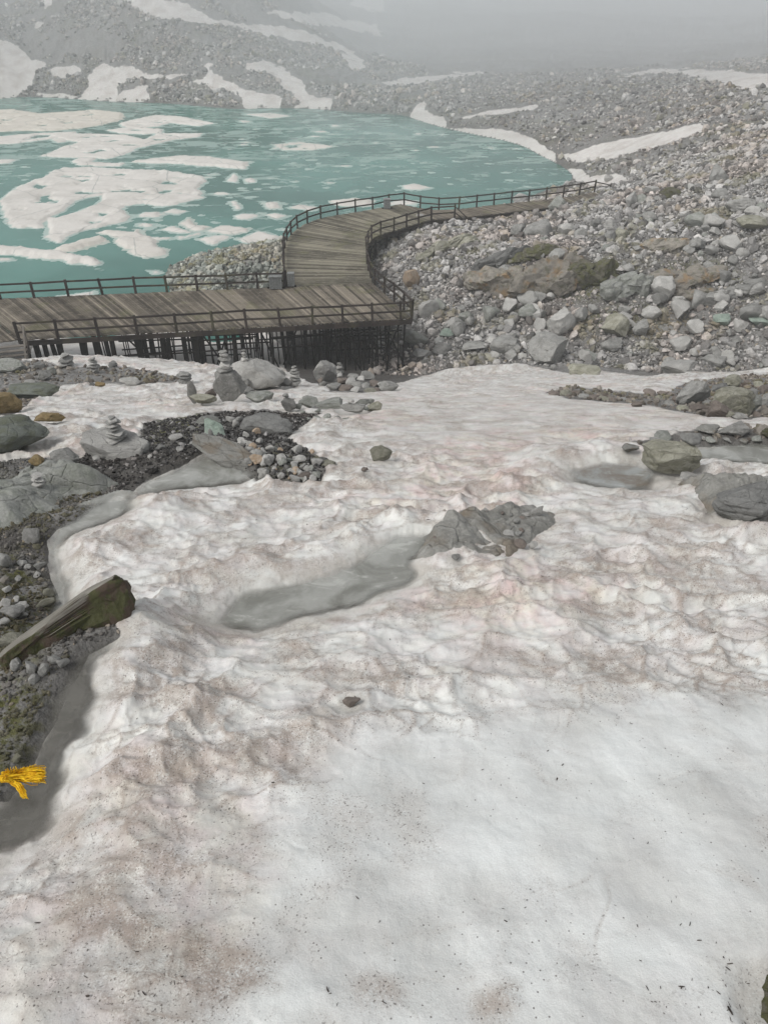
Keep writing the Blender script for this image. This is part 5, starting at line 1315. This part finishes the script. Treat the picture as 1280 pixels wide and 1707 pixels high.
floe(c8([(575,265),(700,250),(820,238),(935,244),(1000,254),(1105,268),(1092,297),(1000,292),(960,286),(870,281),(760,271),(650,272)]), 'long bright floe right above the largest floe', seed=7, thick=.4)
floe(c8([(318,262),(360,246),(430,248),(415,264),(480,270),(550,271),(530,284),(430,284),(350,277)]), 'small two-lobed floe left of the long bright floe', seed=8)
floe(c8([(440,577),(490,568),(590,580),(610,563),(640,590),(700,612),(690,640),(742,656),(730,682),(640,690),(600,677),(560,650),(510,622),(522,602)]), 'star-shaped gritty floe in front of the largest floe', .25, seed=9, thick=.4)
floe(c8([(-60,634),(100,648),(200,660),(270,668),(370,685),(442,700),(432,722),(330,717),(250,697),(160,690),(60,677),(-60,668)]), 'long white thick-edged floe at the near left of the lake', seed=10, thick=.55)
floe(c8([(222,657),(310,635),(350,615),(440,600),(478,616),(420,637),(330,657),(270,664)]), 'tan slab of ice lying behind the long thick-edged floe', .45, seed=11, thick=.45)
SM = [([(615,535),(682,540),(688,556),(640,553)], 'small white block of ice above the star-shaped floe'), ([(722,490),(770,473),(835,483),(800,496)], 'white pointed floe under the right tip of the largest floe'),
      ([(605,508),(640,488),(714,487),(714,511)], 'low green-white floe left of the white pointed floe'), ([(718,565),(770,548),(855,576),(840,582),(770,577)], 'slim white floe tip right of the star-shaped floe'),
      ([(800,540),(838,510),(872,545),(930,550),(912,567),(860,572)], 'cream floe with an upturned corner'), ([(915,570),(990,546),(1110,560),(1092,577),(1020,587)], 'flat white lozenge floe right of the cream floe'),
      ([(872,605),(1000,588),(1030,600),(945,634)], 'white floe with square corner in front of the lozenge floe'), ([(1050,606),(1110,590),(1150,570),(1255,600),(1215,612),(1100,627)], 'big bright white floe nearest the rubble bank'),
      ([(1172,446),(1230,442),(1248,471),(1200,472)], 'cream crescent floe far from the rubble bank'), ([(1045,505),(1080,494),(1160,500),(1110,519),(1050,518)], 'thin white floe left of an oval one'),
      ([(1176,500),(1220,491),(1282,503),(1232,519)], 'oval white floe before the boardwalk bend'), ([(1005,350),(1040,313),(1062,330),(1052,357)], 'lumpy white floe below the tip of the long bright floe'),
      ([(1018,440),(1045,434),(1077,470),(1050,476)], 'narrow slanting floe right of the largest floe'), ([(795,601),(890,576),(908,582),(822,604)], 'crumbly white strip of ice above the square-cornered floe'),
      ([(-40,255),(78,254),(42,271),(-40,274)], 'small pale floe at the left edge behind the largest floe'), ([(-40,693),(40,690),(55,700),(-20,706)], 'sliver of ice at the left edge under the thick-edged floe'),
      ([(940,405),(990,398),(1045,408),(960,412)], 'thin white sliver floe right of the largest floe'), ([(1085,340),(1130,335),(1140,355),(1100,358)], 'faint pale floe right of the lumpy white one'),
      ([(660,600),(760,600),(770,606),(690,612)], 'sharp white tip of ice beside the star-shaped floe')]
for i, (p, l) in enumerate(SM): floe(c8(p), l, seed=20 + i, wob=.6, thick=.26, flatness=.3, brown=.25 if 'cream' in l else 0)
floe([(478,346),(500,340),(522,343),(533,344),(520,350)], 'white floe close to the outer railing of the bend', seed=50, wob=.6, thick=.25)
floe([(548,334),(590,330),(622,333),(618,342),(570,343)], 'cream floe just behind the outer railing of the bend', .3, seed=51, wob=.6, thick=.3)
floe([(440,338),(466,337),(468,347),(444,346)], 'pale floe left of the white floe by the outer railing', seed=52, wob=.6, thick=.2)
floe([(668,309),(690,305),(720,312),(700,316),(676,315)], 'white streak of ice behind the far bend of the railing', seed=53, wob=.5, thick=.2)
floe([(95,493),(140,487),(157,484),(158,489),(140,495)], 'white strip of ice just behind the left railing', seed=54, wob=.4, thick=.25)
floe([(250,449),(262,450),(270,455),(256,456)], 'lone crumb of ice beside the rubble bank', seed=55, wob=.3, thick=.2)
floe([(455,240),(500,236),(560,243),(520,250),(470,250)], 'grey drowned floe in the hazy middle of the lake', .2, seed=56, thick=.12)
floe([(640,338),(668,332),(700,335),(690,341),(650,342)], 'thin ice sheet at the waterline below the top of the bend', seed=57, thick=.12)
floe([(405,190),(450,188),(490,193),(450,197)], 'pale ice sheet touching the far shore', seed=58, thick=.15)
gi = np.random.default_rng(31)
made = 0
while made < 150:
    r = gi.uniform()
    if r < .35: px, py = gi.uniform(170, 480), gi.uniform(265, 395)
    elif r < .75: px, py = gi.uniform(400, 880), gi.uniform(200, 318)
    else: px, py = gi.uniform(0, 560), gi.uniform(185, 300)
    p = on_z(px, py, 0)
    if base_height(p[:1], p[1:2])[0] > -.1: continue
    L = float(np.clip(gi.lognormal(.0, .55), .35, 4.0)) * (1.5 if py < 260 else .8); W_ = L * gi.uniform(.25, .7)
    a = np.sort(gi.uniform(0, 2 * np.pi, int(gi.integers(5, 8))))
    q = np.stack([p[0] + L / 2 * np.cos(a) * gi.uniform(.8, 1.2, len(a)), p[1] + W_ / 2 * 1.4 * np.sin(a), np.zeros(len(a))], 1)
    ppx, ppy = project(q[:, 0], q[:, 1], q[:, 2])
    floe(list(zip(ppx, ppy)), 'small loose piece of drift ice on the open water of the lake', group='small pieces of drift ice', name='drift_ice', seed=60 + made % 30, wob=.5, thick=gi.uniform(.06, .2), flatness=0); made += 1
# ------------------------------------------------------------------ yellow tassel on a cord beside the viewer
gt = np.random.default_rng(3)
D_ = 3.2
def tp(px, py, d=D_): r = ray(px, py); return np.array([0, 0, CAMZ]) + r / np.linalg.norm(r) * d
tk = empty('yellow_tassel', tp(-5, 1298), 'bright yellow frayed cloth tassel hanging over the dark puddle at the left edge', 'tassel')
m = MB(); m.tube([tp(-700, 1240), tp(-60, 1296), tp(-5, 1298), tp(20, 1297)], .012, .5, 8); m.build('cord', M_YELLOW, tk, True)
m = MB()
for k in range(260):
    s = gt.uniform(); st_ = tp(2 + 8 * s, 1296 + gt.normal() * 3, D_ + gt.normal() * .02)
    if s < .75:
        ex, ey = gt.uniform(60, 78), 1289 + gt.normal() * 6 + 8 * gt.uniform() ** 2
        mid = (36, 1292 + gt.normal() * 4 + (ey - 1292) * .6)
    else:
        ex, ey = 42 + gt.normal() * 2.5, 1318 + gt.uniform(0, 14); mid = (28 + gt.normal() * 2, 1300 + gt.normal() * 2)
    e = tp(ex, ey, D_ + gt.normal() * .04); mi = tp(*mid, D_ + gt.normal() * .02)
    t_ = np.linspace(0, 1, 7)[:, None]; P = (1 - t_) ** 2 * st_ + 2 * t_ * (1 - t_) * mi + t_ ** 2 * e
    P[1:-1] += gt.normal(size=(5, 3)) * .003
    m.tube(P, np.linspace(.0034, .0012, 7), gt.uniform(0, 1), 5)
m.build('fringe', M_YELLOW, tk, True)
m = MB()
for k in range(420):
    f = gt.uniform(); x_ = 12 + 62 * f; y_ = 1288 + gt.normal() * 2 + 2 * (1 - f); a = tp(x_, y_, D_ - .01)
    m.tube([a, a + np.array([gt.normal() * .006, gt.normal() * .006, gt.uniform(.006, .02)])], .0010, .6, 3)
for k in range(26):
    x_ = gt.uniform(45, 72); a = tp(x_, 1297 + gt.uniform(-4, 6), D_); m.tube([a, a + np.array([gt.uniform(.005, .02), gt.normal() * .006, gt.normal() * .01])], .0010, .6, 3)
m.build('fluff', M_YELLOW, tk, True)
# the stake that holds the cord, on the bank outside the frame
sp_ = tp(-700, 1240); gz_ = float(T(np.array([sp_[0]]), np.array([sp_[1]]))[0])
m = MB(); m.bar([sp_[0], sp_[1], gz_ - .3], [sp_[0], sp_[1], sp_[2] + .1], .06, .06, .5, up=(0, 1, 0)); so = m.build('wooden_stake', M_STEP); tag(so, 'grey wooden stake that holds the cord of the yellow tassel', 'stake')
# ------------------------------------------------------------------ melt hollows: dirt and sunken wet snow around the stones that lie in it
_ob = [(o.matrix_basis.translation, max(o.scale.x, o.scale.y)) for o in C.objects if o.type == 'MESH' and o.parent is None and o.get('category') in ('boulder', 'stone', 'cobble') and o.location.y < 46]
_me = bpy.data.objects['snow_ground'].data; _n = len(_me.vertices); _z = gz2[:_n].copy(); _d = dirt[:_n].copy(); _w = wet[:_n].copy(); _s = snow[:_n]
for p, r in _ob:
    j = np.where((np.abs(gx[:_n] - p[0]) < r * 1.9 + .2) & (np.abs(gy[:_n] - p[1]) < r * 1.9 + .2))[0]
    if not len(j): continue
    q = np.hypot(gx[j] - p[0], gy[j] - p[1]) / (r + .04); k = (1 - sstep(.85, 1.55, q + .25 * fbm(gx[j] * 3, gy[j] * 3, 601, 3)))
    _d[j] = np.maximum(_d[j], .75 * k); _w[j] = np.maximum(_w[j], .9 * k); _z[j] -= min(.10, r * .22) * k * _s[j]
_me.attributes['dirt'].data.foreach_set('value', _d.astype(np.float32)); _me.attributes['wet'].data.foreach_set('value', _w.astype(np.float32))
_co = np.stack([gx[:_n], gy[:_n], _z], 1).astype(np.float32); _me.vertices.foreach_set('co', _co.ravel()); _me.update()
# ------------------------------------------------------------------ the hazy air, and the cloud that lies in the head of the valley
hz = MB(); x0, x1, y0, y1, z0, z1 = -1100, 1100, -40, 130, -6, 50
hz.hexa([(x0,y0,z0),(x1,y0,z0),(x1,y1,z0),(x0,y1,z0),(x0,y0,z1),(x1,y0,z1),(x1,y1,z1),(x0,y1,z1)])
_t = NT('hazy_air')
_pv = _t.n('VolumePrincipled', Density=HAZE_DENSITY, Color=(.92, .94, .94, 1), Anisotropy=0.0)
_t.t.links.new(_pv.outputs[0], _t.out.inputs['Volume'])
ho = hz.build('haze', _t.m); ho['kind'] = 'stuff'
_x = np.linspace(-1100, 1100, 45); _z = np.linspace(-6, 75, 6); _gx, _gz = np.meshgrid(_x, _z)
_fy = 131 + 16 * np.clip(fbm(_gx * .012, _gz * .03, 501, 3) + .4, 0, 1.2) + 50 * (1 - sstep(-60, 0, _gx))
_n = _gx.size; V = np.concatenate([np.stack([_gx.ravel(), _fy.ravel(), _gz.ravel()], 1), np.stack([_gx.ravel(), np.full(_n, 960.0), _gz.ravel()], 1)])
i = np.arange(5 * 45).reshape(5, 45)[:, :-1].ravel(); Fa = np.stack([i, i + 1, i + 46, i + 45], 1); Fb = (Fa + _n)[:, ::-1]
def _strip(a): a = np.asarray(a); return np.stack([a[:-1], a[:-1] + _n, a[1:] + _n, a[1:]], 1)
F = np.concatenate([Fa, Fb, _strip(np.arange(45)), _strip(np.arange(225, 270))[:, ::-1], _strip(np.arange(0, 270, 45))[:, ::-1], _strip(np.arange(44, 270, 45))])
_t2 = NT('valley_cloud')
_pv = _t2.n('VolumePrincipled', Density=CLOUD_DENSITY, Color=(.875, .90, .915, 1), Anisotropy=0.0)
_t2.t.links.new(_pv.outputs[0], _t2.out.inputs['Volume'])
stuff(link('low_cloud', mesh_np('low_cloud', V, F, _t2.m)), 'grey cloud filling the head of the valley beyond the lake', 'cloud')
